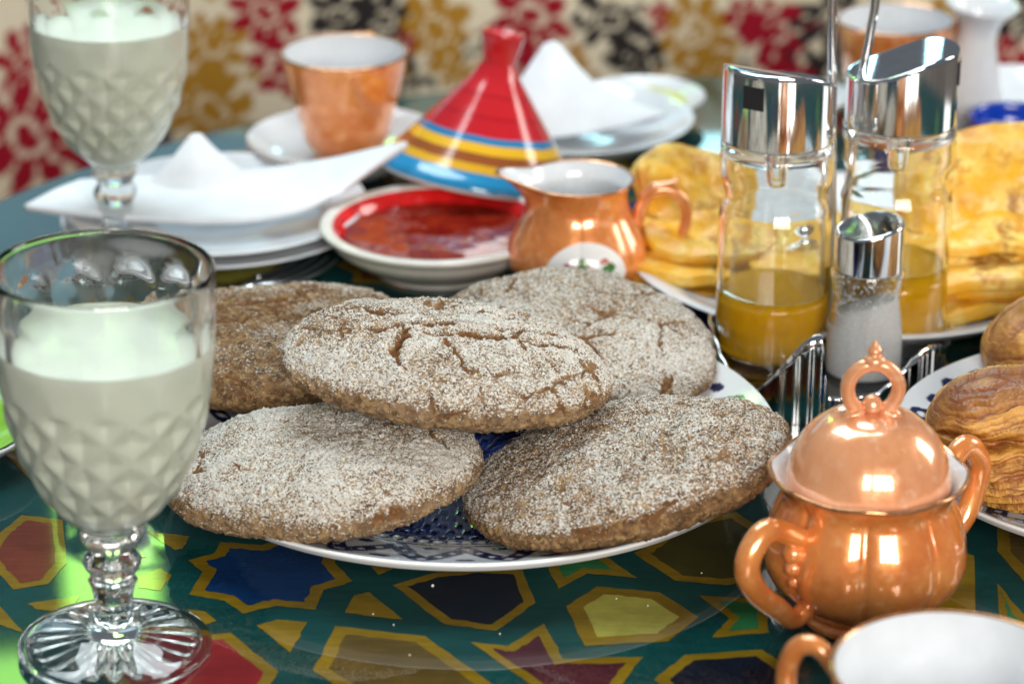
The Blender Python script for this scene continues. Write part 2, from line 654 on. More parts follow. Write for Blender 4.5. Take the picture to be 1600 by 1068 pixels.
def motif(poly_px, fill, border=0.42, world_xy=None):
    if world_xy is None:
        p = np.array([P(x, y, 0)[:2] for x, y in poly_px])
    else:
        p = np.asarray(world_xy, float)
    p, q = inset(p, border)
    c = p.mean(0)
    verts, faces, mi = [], [], []
    w = wobble(p, 6, 0.02)
    verts += [(*(v - c), 0.0) for v in w]
    faces.append(tuple(range(len(w))))
    mi.append(0)
    if fill:
        w2 = wobble(q, 6, 0.03)
        k = len(verts)
        verts += [(*(v - c), 0.012) for v in w2]
        faces.append(tuple(range(k, k + len(w2))))
        mi.append(1)
    o = build('painted_motif', verts, faces, [PAINT['must'], PAINT[fill or 'must']], table, smooth=False, matidx=mi)
    o.location = ((c[0] - TC[0]) * S, (c[1] - TC[1]) * S, (46 + 0.015) * S)
    return o


z1 = lambda L: [(200 + u / 3.985, 800 + v / 3.985) for u, v in L]
z2 = lambda L: [(560 + u / 5.333, 868 + v / 5.333) for u, v in L]
z3 = lambda L: [(820 + u / 5.333, 840 + v / 5.333) for u, v in L]
z4 = lambda L: [(980 + u / 5.333, 868 + v / 5.333) for u, v in L]
motif(z1([(375, 300), (540, 252), (575, 185), (830, 205), (1060, 130), (1130, 200), (1330, 230), (1285, 312), (1397, 430), (1215, 487), (1167, 606), (910, 583), (715, 631), (600, 550), (380, 511), (465, 372)]), 'blue', 0.5)
motif(z1([(110, 118), (390, 150), (340, 225), (290, 235)]), None)
motif(z1([(0, 230), (60, 248), (120, 275), (0, 300)]), None)
motif(z1([(60, 395), (205, 350), (272, 395), (205, 488), (65, 470)]), None)
motif(z1([(300, 600), (470, 615), (552, 675), (480, 700)]), None)
motif(z1([(800, 705), (930, 667), (1117, 683), (1008, 872)]), None)
motif([(539, 957), (552.6, 930.5), (574, 924.7), (579, 926.5), (629, 967.5)], None)
motif([(210, 1000), (360, 988), (435, 1048), (400, 1110), (250, 1130), (160, 1060)], 'red', 0.5)
motif([(523.7, 977.7), (665, 993.6), (776, 1073), (740, 1130), (600, 1120), (488.6, 1047)], 'brown', 0.55)
motif(z2([(285, 245), (640, 140), (1000, 100), (1370, 120), (1475, 395), (1150, 625), (715, 568)]), 'black', 0.42)
motif(z2([(100, 90), (300, 105), (170, 160)]), None)
motif([(735, 1003), (794, 1008.6), (850, 974), (880, 1029), (1005.6, 1025.6), (965, 1078), (925, 1120), (860, 1090)], 'maroon', 0.42)
motif(z3([(345, 570), (600, 405), (1125, 455), (1450, 660), (1195, 860), (500, 900)]), 'yellow', 0.6)
motif(z3([(170, 200), (280, 425), (520, 295), (940, 335), (690, 165), (560, 60), (250, 60)]), 'green', 0.42)
motif([(990.6, 864), (1019, 847.5), (1060, 815), (1150, 800), (1195, 830), (1190, 905), (1135, 914), (1055, 907)], 'olive', 0.5)
motif(z4([(600, 330), (950, 350), (1150, 345), (1180, 640), (710, 680), (850, 520)]), 'green', 0.36)
motif(z4([(225, 1030), (480, 825), (1120, 780), (1410, 975), (1390, 1110), (1100, 1200), (400, 1180)]), 'black', 0.48)
motif([(1470, 850), (1522, 868), (1524, 958), (1500, 985), (1450, 960)], None)
motif([(1558, 911), (1600, 960), (1640, 1000), (1600, 1030), (1562, 975)], 'green', 0.4)
motif([(1559, 819), (1558, 860.5), (1600, 909), (1680, 930), (1700, 850), (1620, 800)], 'brown', 0.5)
motif([(33.6, 804.6), (0, 832), (-25, 870), (21, 921), (75, 912), (104, 880), (98, 812)], 'rust', 0.42)
motif([(44, 943), (126, 930), (110, 956), (58, 952)], None)
motif([(-30, 940), (0, 947), (38, 989), (0, 975), (-40, 985)], None)
# the pattern goes on over the rest of the table
used_y = P(800, 800, 0)[1]
fills = ['blue', 'black', 'brown', 'olive', 'green', 'red', 'maroon', 'yellow', 'rust']
ii = 0
for gy in range(-6, 7):
    for gx in range(-6, 7):
        cx = TC[0] + gx * 8.6 + (4.3 if gy % 2 else 0)
        cy = TC[1] + gy * 7.4
        if math.hypot(cx - TC[0], cy - TC[1]) > TR - 5.5:
            continue
        if -36 < cy < used_y + 4.5:
            continue
        k = (8, 6, 6)[(gx + gy) % 3]
        pts = []
        for j in range(k if k == 6 else 16):
            if k == 6:
                a = j * math.pi / 3 + 0.5 * (gx % 2)
                r = 3.0
            else:
                a = j * math.pi / 8
                r = 3.4 if j % 2 == 0 else 2.7
            pts.append((cx + r * math.cos(a), cy + r * math.sin(a)))
        motif(None, fills[ii % len(fills)], 0.42, pts)
        ii += 1
# a few crumbs of flour on the lacquer
for i, (x, y) in enumerate([(676, 916), (963, 936), (1012, 947), (1096, 896), (615, 977), (640, 1024), (583, 960), (781, 991)]):
    p = P(x, y, 0)
    v, f, _ = lathe_arrays([(0, -.02), (.035, 0), (.03, .03), (0, .045)], 7)
    tag(build('crumb', v * (1.0 + 0.8 * (i == 0)) + (0, 0, .03), f, M['grain'], None, loc=p), 'tiny white crumb of semolina fallen on the painted table before the breads', 'crumb', 'crumbs on the table')


# ------------------------------------------------------------------ breads and their plate
def plate_mesh(R, H, style):
    n, prof = 720, []
    w = 0.62 * R
    outline = spl([(0.0, 0.55), (0.3 * R, 0.55), (0.55 * R, 0.58), (w, 0.75), (0.72 * R, 1.1), (0.86 * R, 1.6 * H / 2.2), (0.965 * R, H - 0.12), (0.99 * R, H), (R, H - 0.08), (0.985 * R, H - 0.35)], 14)
    under = spl([(0.985 * R, H - 0.35), (0.86 * R, 1.15 * H / 2.2), (0.7 * R, 0.55), (0.60 * R, 0.25), (0.58 * R, 0.0), (0.55 * R, 0.0), (0.53 * R, 0.25), (0.0, 0.28)], 5)[1:]
    prof = np.vstack([outline, under])
    V, F, T = lathe_arrays(prof, n)
    r = np.hypot(V[:, 0], V[:, 1]) / R
    th = np.arctan2(V[:, 1], V[:, 0])
    up = np.arange(len(V)) < len(outline) * n
    W, NV = np.array((0.80, 0.81, 0.83)), np.array((0.008, 0.016, 0.075))
    c = np.repeat(W[None], len(V), 0)
    # rim: zigzag of lozenges with white hearts, dots between
    N = 18 if style == 'croissant' else 22
    u = th / (2 * np.pi) * N
    fu = np.abs((u % 1) - 0.5) * 2                     # 1 at cell edge
    v = (r - 0.70) / 0.24                              # 0..1 over the rim
    loz, hole = np.zeros(len(r), bool), np.zeros(len(r), bool)
    for k_ in (0.04, 0.35, 0.65, 0.96):
        du, dv = np.abs(fu - k_) * 1.54, np.abs(v - (0.10 + 0.80 * k_)) * 2.6
        loz |= du / .50 + dv / .60 < 1
        hole |= du / .17 + dv / .21 < 1
    dots = np.hypot((fu - 0.0) * 0.35, (v - 0.88) * 0.9) < 0.085
    dots |= np.hypot((fu - 1.0) * 0.35, (v - 0.14) * 0.9) < 0.085
    m = up & ((loz & ~hole & (v > -.1) & (v < 1.05)) | (dots & (v > 0) & (v < 1)))
    c[m] = NV
    ring = up & (np.abs(r - 0.685) < 0.008)
    c[ring] = NV
    # well: navy with darker stipple
    well = up & (r < 0.66)
    c[well] = np.array((0.012, 0.024, 0.11)) if style == 'bread' else W
    if style == 'bread':
        gx, gy = V[:, 0] / 0.62, V[:, 1] / 0.62
        d = np.hypot((gx + 0.5 * (np.floor(gy) % 2)) % 1 - 0.5, gy % 1 - 0.5)
        c[well & (d < 0.27)] = (0.003, 0.005, 0.022)
        c[well & (np.abs(d - 0.36) < 0.05)] = (0.06, 0.09, 0.24)
        z = up & (r >= 0.60) & (r < 0.655)
        c[z & (np.abs(((th / (2 * np.pi) * 90) % 1) - 0.5) < 0.3)] = W * 0.8
        V[:, 2] += np.where(well & (d < 0.27), 0.035, 0)
    return V, F, c


BP = P(733, 665, 2.2)
V, F, c = plate_mesh(12.6, 2.2, 'bread')
bplate = build('bread_plate', V, F, M['painted_plate'], None, attrs={'tint': c}, loc=(BP[0], BP[1], 0.03))
tag(bplate, 'large white plate with navy blue painted pattern under the five round breads', 'plate')


def seg_dist(x, y, pl):
    d = np.full(len(x), 1e9)
    t_all = np.zeros(len(x))
    for i in range(len(pl) - 1):
        ax, ay = pl[i]
        bx, by = pl[i + 1]
        L = (bx - ax) ** 2 + (by - ay) ** 2
        t = np.clip(((x - ax) * (bx - ax) + (y - ay) * (by - ay)) / L, 0, 1)
        dd = np.hypot(x - ax - t * (bx - ax), y - ay - t * (by - ay))
        m = dd < d
        d[m] = dd[m]
        t_all[m] = (i + t[m]) / (len(pl) - 1)
    return d, t_all


def bread(label, px, py, zc, R, ht, hb, rot, cracks, mat, seed, dust_amt, ecc=(1.0, 1.0), netw=0.5, side_bare=0.8, lump=0.35, grains=11000):
    nt, nph = 560, 190
    th = np.arange(nt) / nt * 2 * np.pi
    # dense rows on top and side, fewer below
    ph = np.concatenate([np.arcsin(np.linspace(0.002, 0.93, 112) ** (1 / 0.72)), np.linspace(0.36, 0.66, 50) * math.pi, math.pi - np.arcsin(np.linspace(0.90, 0.004, 24) ** (1 / 0.72))])
    ph = np.sort(ph)
    PH, TH = np.meshgrid(ph, th, indexing='ij')
    off = seed * 31.7
    Rm = R * (1 + 0.035 * np.sin(2 * TH + seed) + 0.02 * np.sin(3 * TH + 2 * seed) + 0.012 * np.sin(5 * TH + seed * 3))
    rr = np.abs(np.sin(PH)) ** 0.72
    zz = np.sign(np.cos(PH)) * np.abs(np.cos(PH)) ** 0.92
    x = Rm * rr * np.cos(TH) * ecc[0]
    y = Rm * rr * np.sin(TH) * ecc[1]
    z = np.where(zz > 0, ht * zz, hb * zz)
    B = np.stack([x, y, z], -1)
    du = np.roll(B, -1, 1) - np.roll(B, 1, 1)
    dv = np.gradient(B, axis=0)
    N = np.cross(dv, du)
    N /= np.linalg.norm(N, axis=-1)[..., None] + 1e-9
    N = np.where((N * np.stack([x, y, z * 4], -1)).sum(-1)[..., None] < 0, -N, N)
    Bf, Nf = B.reshape(-1, 3), N.reshape(-1, 3)
    q = Bf + off
    disp = lump * 0.9 * (fbm(q * 0.28, 3) - 0.5) + 0.22 * (fbm(q * 0.9, 3) - 0.5) + 0.17 * (fbm(q * 3.0, 3) - 0.5) + 0.19 * (fbm(q * 9.0, 2) - 0.5)
    wx = Bf[:, 0] + 0.7 * (fbm(q * 1.3 + 5, 4) - 0.5) + 0.25 * (fbm(q * 5 + 9, 2) - 0.5)
    wy = Bf[:, 1] + 0.7 * (fbm(q * 1.3 + 50, 4) - 0.5) + 0.25 * (fbm(q * 5 + 60, 2) - 0.5)
    crack = np.zeros(len(Bf))
    upm = sstep(-0.25, 0.25, Nf[:, 2])
    for pl, w, dep in cracks:
        d, t = seg_dist(wx, wy, pl)
        taper = 0.35 + 0.65 * np.sin(np.pi * np.clip(t, 0.02, 0.98))
        wv = 1.0 * w * taper * (0.35 + 0.9 * vnoise(q * 2.2 + 33) + 0.7 * vnoise(q * 7 + 12))
        prof_c = np.exp(-(d / wv) ** 2)
        disp -= 0.78 * dep * prof_c * taper * upm * (0.55 + 0.9 * vnoise(q * 5 + 71))
        disp += 0.22 * dep * np.exp(-((d - 2.2 * wv) / (1.2 * wv)) ** 2) * upm
        crack = np.maximum(crack, sstep(0.25, 0.85, prof_c) * upm * min(1, dep * 5))
    # fine crazing
    sd = rng.random((150, 3)) * np.array((2.4 * R, 2.4 * R, ht + hb + 1)) - np.array((1.2 * R, 1.2 * R, hb + 0.5))
    P3 = np.stack([wx, wy, Bf[:, 2]], -1)
    d1 = np.full(len(Bf), 1e9)
    d2 = d1.copy()
    for s in sd:
        d = ((P3 - s) ** 2).sum(1)
        m = d < d1
        d2 = np.where(m, d1, np.minimum(d2, d))
        d1 = np.where(m, d, d1)
    e = np.sqrt(d2) - np.sqrt(d1)
    msk = sstep(0.50, 0.66, fbm(q * 0.55 + 80, 3)) * netw
    fine = np.exp(-(e / 0.085) ** 2) * msk
    disp -= 0.16 * fine
    crack = np.maximum(crack, 0.8 * fine * upm)
    V = Bf + Nf * disp[:, None]
    # flour: lies on the top, thin on the sides, rubbed off in patches and open in cracks
    dust = 0.02 + 0.44 * sstep(-0.05, 0.8, Nf[:, 2]) + 0.6 * (fbm(q * 0.45 + 7, 4) - 0.5) + 0.30 * (fbm(q * 2.4 + 3, 3) - 0.5) + 1.1 * np.clip(disp - lump * 0.9 * (fbm(q * 0.28, 3) - 0.5), -.2, .2)
    bare = sstep(0.55, -0.1, Nf[:, 2]) * side_bare
    dust = dust * (1 - 0.85 * bare) - 0.95 * crack + dust_amt
    dust = np.clip(dust, -0.3, 1.1)
    o = build('round_bread', V, grid_faces(nt, len(ph)), mat, None, attrs={'dust': dust, 'crack': np.clip(crack, 0, 1)})
    p = P(px, py, zc)
    o.location = tuple(p * S)
    o.rotation_euler = rot
    tag(o, label, 'bread', 'round breads piled on the blue patterned plate')
    # larger grains of semolina stuck to the crust
    w = np.clip(dust, 0.04, 1) * (Nf[:, 2] > -0.35)
    aw = w * (np.abs(np.sin(PH)).ravel() + 0.02)
    idx = rng.choice(len(V), grains, p=aw / aw.sum())
    ico = np.array([(0, 0, 1), (0.9, 0, 0), (0, 0.9, 0), (-0.9, 0, 0), (0, -0.9, 0), (0, 0, -0.8)])
    icf = np.array([(0, 1, 2), (0, 2, 3), (0, 3, 4), (0, 4, 1), (5, 2, 1), (5, 3, 2), (5, 4, 3), (5, 1, 4)])
    r = rng.uniform(0.010, 0.024, grains) * (1 + 0.9 * (rng.random(grains) > 0.95))
    A = rng.normal(size=(grains, 3, 3))
    Q, _ = np.linalg.qr(A)
    GV = np.einsum('nij,kj->nki', Q, ico) * r[:, None, None] * rng.uniform(0.7, 1.3, (grains, 1, 3)) + (V[idx] + Nf[idx] * r[:, None] * 0.2)[:, None]
    GF = icf[None] + (np.arange(grains) * 6)[:, None, None]
    # straw coloured bran flakes, most of them on the bare sides
    nb = 900
    wb = (0.08 + sstep(0.6, -0.2, Nf[:, 2])) * (Nf[:, 2] > -0.5)
    ib = rng.choice(len(V), nb, p=wb / wb.sum())
    fl_ = np.array([(-1, 0, 0), (-.3, .16, .05), (1, 0, .02), (.2, -.16, .05), (0, 0, .12)])
    ff_ = np.array([(0, 1, 4), (1, 2, 4), (2, 3, 4), (3, 0, 4)])[:, ::-1]
    t1 = np.cross(Nf[ib], rng.normal(size=(nb, 3)))
    t1 /= np.linalg.norm(t1, axis=1)[:, None]
    t2 = np.cross(Nf[ib], t1)
    B3 = np.stack([t1, t2, Nf[ib]], 1)
    FV = np.einsum('kj,nji->nki', fl_, B3) * rng.uniform(.05, .13, nb)[:, None, None] + (V[ib] + Nf[ib] * .008)[:, None]
    FF = ff_[None] + (np.arange(nb) * 5)[:, None, None]
    bf = build('bran_flakes', FV.reshape(-1, 3), FF.reshape(-1, 3), M['bran'], o, smooth=False)
    bf['kind'] = 'stuff'
    g = build('semolina_grains', GV.reshape(-1, 3), GF.reshape(-1, 3), M['grain'], o, smooth=True)
    g['kind'] = 'stuff'
    return o


rad = math.radians
bread('brown speckled round bread at the back of the pile beside the milk goblet, thinly floured', 436, 545, 2.75, 6.5, 1.9, 1.3, (rad(-2), rad(2), 0.4),
      [([(-2.5, 1.5), (0, 1.0), (2.5, 1.8)], .16, .22), ([(-1, -1.6), (1.2, -1.2), (3.2, -2)], .16, .25), ([(-4, .2), (-2, -.8), (0.5, -.4)], .13, .2), ([(1.4, 3.4), (2.5, 2.2), (4.4, 1.6)], .12, .18)],
      M['bread_dark'], 1, -0.30, netw=0.9, lump=0.6)
bread('pale round bread with fine crazed crust leaning at the back beside the oil bottle', 898, 541, 2.75, 6.05, 1.8, 1.2, (rad(8), rad(4), 0.0),
      [([(-1.5, -2.6), (0.3, -2.2), (1.0, -3.4)], .13, .16), ([(0.2, -2.2), (1.6, -1.6)], .10, .14)],
      M['bread_top'], 2, 0.0, ecc=(1.0, .95), netw=1.0, side_bare=0.4, lump=0.4)
bread('floured round bread at the front of the plate beside the milk goblet', 507, 737, 2.7, 6.25, 1.75, 1.2, (rad(0), rad(-6), 0.0),
      [([(4.3, .2), (4.7, -.6), (4.9, -1.4)], .07, .12), ([(-4.6, .0), (-4.8, -1.2), (-4.2, -1.9)], .09, .14), ([(-3.2, -1.7), (-2.6, -2.3)], .09, .12),
       ([(2.0, -5.2), (3.4, -4.9), (4.4, -4.4)], .16, .30), ([(.4, 2.2), (.5, 1.5)], .06, .1)],
      M['bread_top'], 3, 0.08, ecc=(1.0, .86), netw=0.25, side_bare=0.95, lump=0.5)
bread('dark floured round bread at the front of the plate beside the copper sugar bowl', 975, 737, 3.1, 6.6, 1.6, 1.25, (rad(-2), rad(-14), 0.0),
      [([(-2, -5.5), (0, -5.7), (2, -5.2)], .12, .16), ([(-1.6, 1.5), (0, 1.2)], .07, .1)],
      M['bread_dark'], 4, -0.05, ecc=(1.0, .84), netw=0.2, side_bare=1.0, lump=0.4)
bread('cracked floured round bread lying on top of the other four', 697, 571, 6.0, 6.75, 1.6, 1.15, (rad(-1), rad(6.5), 0.0),
      [([(-5.0, 1.7), (-3.6, 1.5), (-2.5, 1.2), (-1.0, 1.5)], .19, .32), ([(-4.2, -.9), (-3.0, -.9), (-1.9, -.2), (-1.2, .2), (0.2, .5), (1.8, .3), (3.3, .7), (4.6, 1.2)], .24, .46),
       ([(-1.9, -.2), (-1.6, -1.4), (-2.1, -2.5), (-1.7, -3.6)], .20, .38), ([(-2.4, -.7), (-.4, -.75), (1.2, -.5), (3.0, -.6), (4.6, -.3)], .24, .48),
       ([(-.2, -1.4), (.4, -2.6), (.9, -3.8)], .10, .22), ([(.6, 2.3), (2.2, 2.1), (3.6, 2.5)], .16, .24), ([(-.6, 3.8), (.8, 3.4)], .14, .2), ([(3.8, -1.6), (4.4, -2.6)], .08, .14)],
      M['bread_top'], 5, 0.0, ecc=(1.0, .80), netw=1.0, side_bare=0.65, lump=0.3)


# ------------------------------------------------------------------ goblets
def dimple(Z, T):
    zz = np.clip((Z - 5.9) / 0.6, 0, 1) * np.clip((10.7 - Z) / 0.4, 0, 1)
    u, v = T / (2 * np.pi) * 12, Z / 1.6
    m = np.maximum(np.abs((u + v) % 1 - 0.5), np.abs((u - v) % 1 - 0.5))
    g = sstep(10.4, 10.8, Z) * sstep(12.0, 11.2, Z)
    return -0.72 * np.clip(0.44 - m, 0, 1) * zz - 0.07 * g * (1 - (2 * np.abs((u % 1) - 0.5)) ** 2)


def milk_fn(R, Z, T, I):
    w = np.where(Z < ZM - 0.001, 1.0, 0.0) * (R > 0.9)
    return R + w * dimple(Z, T), Z


def goblet_fn(R, Z, T, I):
    out = I < NOUT
    # faceted lozenges
    zz = np.clip((Z - 5.5) / 0.5, 0, 1) * np.clip((10.7 - Z) / 0.5, 0, 1)
    u, v = T / (2 * np.pi) * 12, Z / 1.6
    a = np.abs((u + v) % 1 - 0.5)
    b = np.abs((u - v) % 1 - 0.5)
    d = 0.22 * (0.42 - np.maximum(a, b)) * zz
    # tall flutes above, ending in arches below the lip
    f = np.clip((Z - 10.6) / 0.8, 0, 1)
    arch = 13.7 - 0.7 * (2 * np.abs((u % 1) - 0.5)) ** 2
    f = f * np.clip((arch - Z) / 0.35, 0, 1)
    d = d - 0.085 * f * (1 - (2 * np.abs((u % 1) - 0.5)) ** 2.0)
    d = np.where(out & (Z > 4.9), d, np.where(~out & (Z > 5.6), dimple(Z, T), 0))
    # stem cut in eight
    st = out & (Z > 1.3) & (Z < 4.9)
    d = np.where(st, -0.07 * np.abs(np.sin(T * 4)) * sstep(1.3, 1.8, Z), d)
    R2 = R + d
    # rays moulded under the foot
    ft = (I < NFOOT)
    ray = sstep(0.7, 1.1, R) * sstep(3.0, 2.7, R)
    Z2 = Z + np.where(ft, ray * 0.13 * (np.cos(T * 22)), 0)
    return R2, Z2


foot = spl([(0.0, 0.30), (0.6, 0.30), (1.2, 0.26), (2.0, 0.22), (2.7, 0.20), (3.0, 0.12), (3.15, 0.0), (3.35, 0.0)], 6)
outer = spl([(3.35, 0.0), (3.50, 0.14), (3.45, 0.32), (3.1, 0.45), (2.3, 0.62), (1.5, 0.85), (0.95, 1.15), (0.72, 1.5), (0.70, 2.0), (0.78, 2.5), (0.90, 2.85), (0.80, 3.05), (0.98, 3.3), (1.06, 3.7), (0.86, 4.05), (0.84, 4.15),
             (1.08, 4.45), (1.12, 4.75), (1.02, 4.95), (1.35, 5.3), (1.95, 5.85), (2.6, 6.8), (3.12, 8.0), (3.48, 9.3), (3.72, 10.6), (3.84, 12.0), (3.88, 13.4), (3.90, 14.6), (3.88, 14.82), (3.82, 14.9)], 6)
INNER = [(3.80, 14.9), (3.73, 14.82), (3.68, 14.6), (3.62, 13.4), (3.57, 12.0), (3.44, 10.6), (3.19, 9.3), (2.82, 8.0), (2.28, 6.9), (1.6, 6.05), (0.9, 5.6), (0.0, 5.45)]
inner = spl(INNER, 10)
NFOOT = len(foot)
gprof = np.vstack([foot, outer[1:], inner])
NOUT = len(foot) + len(outer) - 1
ZM = 12.15
mk = inner[::-1]
mk = mk[mk[:, 1] < ZM]
r_top = np.interp(ZM, inner[::-1][:, 1], inner[::-1][:, 0])
mk = np.vstack([mk + np.array((0.012, -0.004)), [(r_top + 0.012, ZM), (r_top - 0.1, ZM - 0.04), (r_top * 0.8, ZM - 0.07), (0.0, ZM - 0.07)]])
mk[0, 0] = 0
gb = P(180, 1014, 0)
gb[2] = 0.03
glass1 = thing('goblet', 'clear cut glass goblet of milk standing right before the breads', 'goblet', gb, (0, rad(1.2), 0.12), 'glass goblets of milk')
lathe('goblet_glass', gprof, M['glass'], glass1, 240, goblet_fn)
milk1 = lathe('milk', mk, M['milk'], None, 240, milk_fn, loc=gb, rot=(0, rad(1.2), 0.12))
tag(milk1, 'milk filling the cut glass goblet right before the breads', 'milk', 'milk in the goblets')
gb2 = P(184, 409, 0)
gb2[2] = 0.03
glass2 = copy_tree(glass1)
glass2.location = tuple(gb2 * S)
glass2.rotation_euler = (0, rad(1.0), 0.3)
glass2['label'] = 'clear cut glass goblet of milk standing before the flat white napkin'
milk2 = milk1.copy()
col.objects.link(milk2)
milk2.location = tuple(gb2 * S)
milk2.rotation_euler = (0, rad(1.0), 0.3)
milk2['label'] = 'milk filling the cut glass goblet before the flat white napkin'


# ------------------------------------------------------------------ copper lustre sugar bowl
def flutes(n, depth, z0, z1, crease=True):
    def fn(R, Z, T, I):
        w = sstep(z0, z0 + 0.8, Z) * sstep(z1, z1 - 0.7, Z)
        s = np.abs(np.sin(T * n / 2))
        return R * (1 - depth * w * (1 - s ** 0.45)) + 0 * Z, Z
    return fn


sb = P(1346, 962, 0)
sb[2] = 0.03
sugar = thing('sugar_bowl', 'lidded copper lustre sugar bowl with two ear handles and a ring knob', 'sugar bowl', sb, (0, 0, rad(38)))
body = spl([(0, 0.25), (1.7, 0.2), (1.95, 0.0), (2.25, 0.0), (2.35, 0.25), (2.30, 0.55), (2.75, 0.95), (3.4, 1.6), (3.78, 2.4), (3.82, 3.1), (3.62, 3.9), (3.32, 4.6), (3.18, 5.0), (3.22, 5.4), (3.42, 5.75), (3.60, 5.88)], 7)
lathe('body', body, M['lustre'], sugar, 160, flutes(8, 0.085, 0.6, 5.7))
lipfn = lambda R, Z, T, I: (R * (1 + 0.012 * np.cos(8 * T)), Z + 0.05 * np.cos(8 * T))
lathe('lip', spl([(3.585, 5.84), (3.66, 5.92), (3.60, 6.02), (3.48, 5.99)], 5), M['gilt'], sugar, 160, lipfn)
lathe('inner_wall', spl([(3.50, 6.0), (3.30, 5.82), (3.08, 5.5), (2.80, 5.1), (2.78, 4.5), (2.9, 3.6), (2.9, 2.6), (2.4, 1.5), (1.5, 1.0), (0, 0.9)], 5), M['white_glaze'], sugar, 120, lipfn)
lid = lathe('lid', spl([(0, 5.0), (2.4, 5.0), (2.80, 5.15), (3.02, 5.35), (3.05, 5.6), (2.98, 6.1), (2.72, 6.85), (2.28, 7.5), (1.65, 8.0), (1.0, 8.2), (0.5, 8.26), (0.0, 8.27)], 8), M['lustre_pink'], sugar, 128, flutes(8, 0.012, 5.5, 8.0))
ang = np.linspace(-0.35 * math.pi, 1.35 * math.pi, 40)
ringp = np.stack([0.92 * np.cos(ang), 0 * ang, 9.2 + .95 * np.sin(ang)], -1)
ringp = np.vstack([[(0.95, 0, 7.95)], ringp, [(-0.95, 0, 7.95)]])
r_ = np.full(len(ringp), 0.27)
r_[0] = r_[-1] = 0.38
r_[1] = r_[-2] = 0.30
ring = tube('ring_knob', ringp, r_, M['lustre_pink'], lid, 16)
ring.rotation_euler = (0, 0, rad(-38))
lathe('finial', spl([(0, 10.1), (0.36, 10.2), (0.38, 10.4), (0.22, 10.55), (0.27, 10.7), (0.14, 10.9), (0.06, 11.05), (0, 11.1)], 5), M['lustre_pink'], lid, 24)
lathe('bead', spl([(0, 8.2), (0.34, 8.4), (0.36, 8.65), (0.2, 8.9), (0, 8.95)], 5), M['lustre_pink'], lid, 24)


def ear_handle(parent, mat, sgn, base=(3.1, 3.85), low=(3.0, 1.35), reach=5.3, top=4.75, rr=0.36, curl=True, n=16, name='handle'):
    pts = [(base[0] - 0.35, 0, base[1]), (base[0] + 0.55, 0, base[1] + 0.55), (reach - 1.0, 0, top), (reach - 0.25, 0, top - 0.45), (reach, 0, top - 1.3), (reach - 0.5, 0, low[1] + 1.35), (low[0] + 1.35, 0, low[1] + 0.35), (low[0] + .55, 0, low[1] - 0.35), (low[0] - 0.15, 0, low[1] - 0.15)]
    p = spl(pts, 7)
    p[:, 0] *= sgn
    t = np.linspace(0, 1, len(p))
    r = rr * (0.95 + 0.25 * np.sin(np.pi * t) - 0.15 * t + 0.25 * np.clip(t - 0.9, 0, 1) * 10 * 0.6)
    h = tube(name, p, r, mat, parent, n)
    if curl:
        lobes = [(base[0] + 0.55, 0.0, base[1] - 0.15, 0.42), (base[0] + 0.50, 0.0, base[1] - 0.75, 0.36), (base[0] + 0.42, 0, base[1] - 1.3, 0.28)]
        Vs, Fs = [], []
        for lx, ly, lz, lr in lobes:
            v, f, _ = lathe_arrays(spl([(0, -lr), (lr * .8, -lr * .6), (lr, 0), (lr * .75, lr * .65), (0, lr)], 3), 14)
            Fs.append(f + sum(len(a) for a in Vs))
            Vs.append(v + (sgn * lx, ly, lz))
        build('scroll_lobes', np.concatenate(Vs), np.concatenate(Fs), mat, h)
    return h


ear_handle(sugar, M['lustre'], -1, reach=5.9, top=5.0, rr=.42)
ear_handle(sugar, M['lustre'], 1, reach=5.9, top=5.5, rr=.40)


# ------------------------------------------------------------------ lustre tea cups
def make_cup(name, label, loc, rotz, R=4.1, H=5.4, foot=2.0, mat='lustre', reach=1.45):
    t = thing(name, label, 'cup', loc, (0, 0, rotz), 'copper lustre tea cups')
    o = spl([(0, 0.3), (foot * .85, 0.25), (foot * .9, 0.0), (foot, 0.0), (foot * 1.02, 0.35), (foot * 1.25, 0.9), (R * .78, H * .42), (R * .90, H * .68), (R * .985, H * .93), (R, H)], 7)
    lathe('body', o, M[mat], t, 112)
    lathe('gilt_rim', spl([(R, H - 0.02), (R + .04, H + .07), (R - .06, H + .13), (R - .15, H + .07)], 5), M['gilt'], t, 112)
    lathe('inner_wall', spl([(R - .14, H + .08), (R * .94, H * .9), (R * .86, H * .66), (R * .72, H * .40), (foot * 1.05, 0.85), (foot * .6, 0.55), (0, 0.5)], 6), M['white_glaze'], t, 112)
    hp = spl([(R * .985, 0, H * .78), (R + reach * .38, 0, H * .93), (R + reach * .8, 0, H * .90), (R + reach, 0, H * .70), (R + reach * .86, 0, H * .45), (R + .5, 0, H * .26), (R * .74, 0, H * .25)], 7)
    tt = np.linspace(0, 1, len(hp))
    tube('handle', hp, 0.27 + 0.1 * np.sin(np.pi * tt), M[mat], t, 14)
    return t


cp = P(1492, 1048, 5.4)
make_cup('tea_cup', 'copper lustre tea cup with white inside standing beside the sugar bowl', (cp[0], cp[1], 0.03), rad(152), 4.0, 5.4, reach=1.8)
c2 = P(538, 83, 6.6)
make_cup('tea_cup', 'copper lustre tea cup standing on a saucer behind the flat white napkin', (c2[0], c2[1], 1.0), rad(75), 3.3, 5.6, 1.75)
c3 = P(1400, 30, 6.6)
make_cup('tea_cup', 'copper lustre tea cup standing behind the oil bottles beside the white vase', (c3[0], c3[1], 0.03), rad(20), 3.2, 6.5, 1.8)


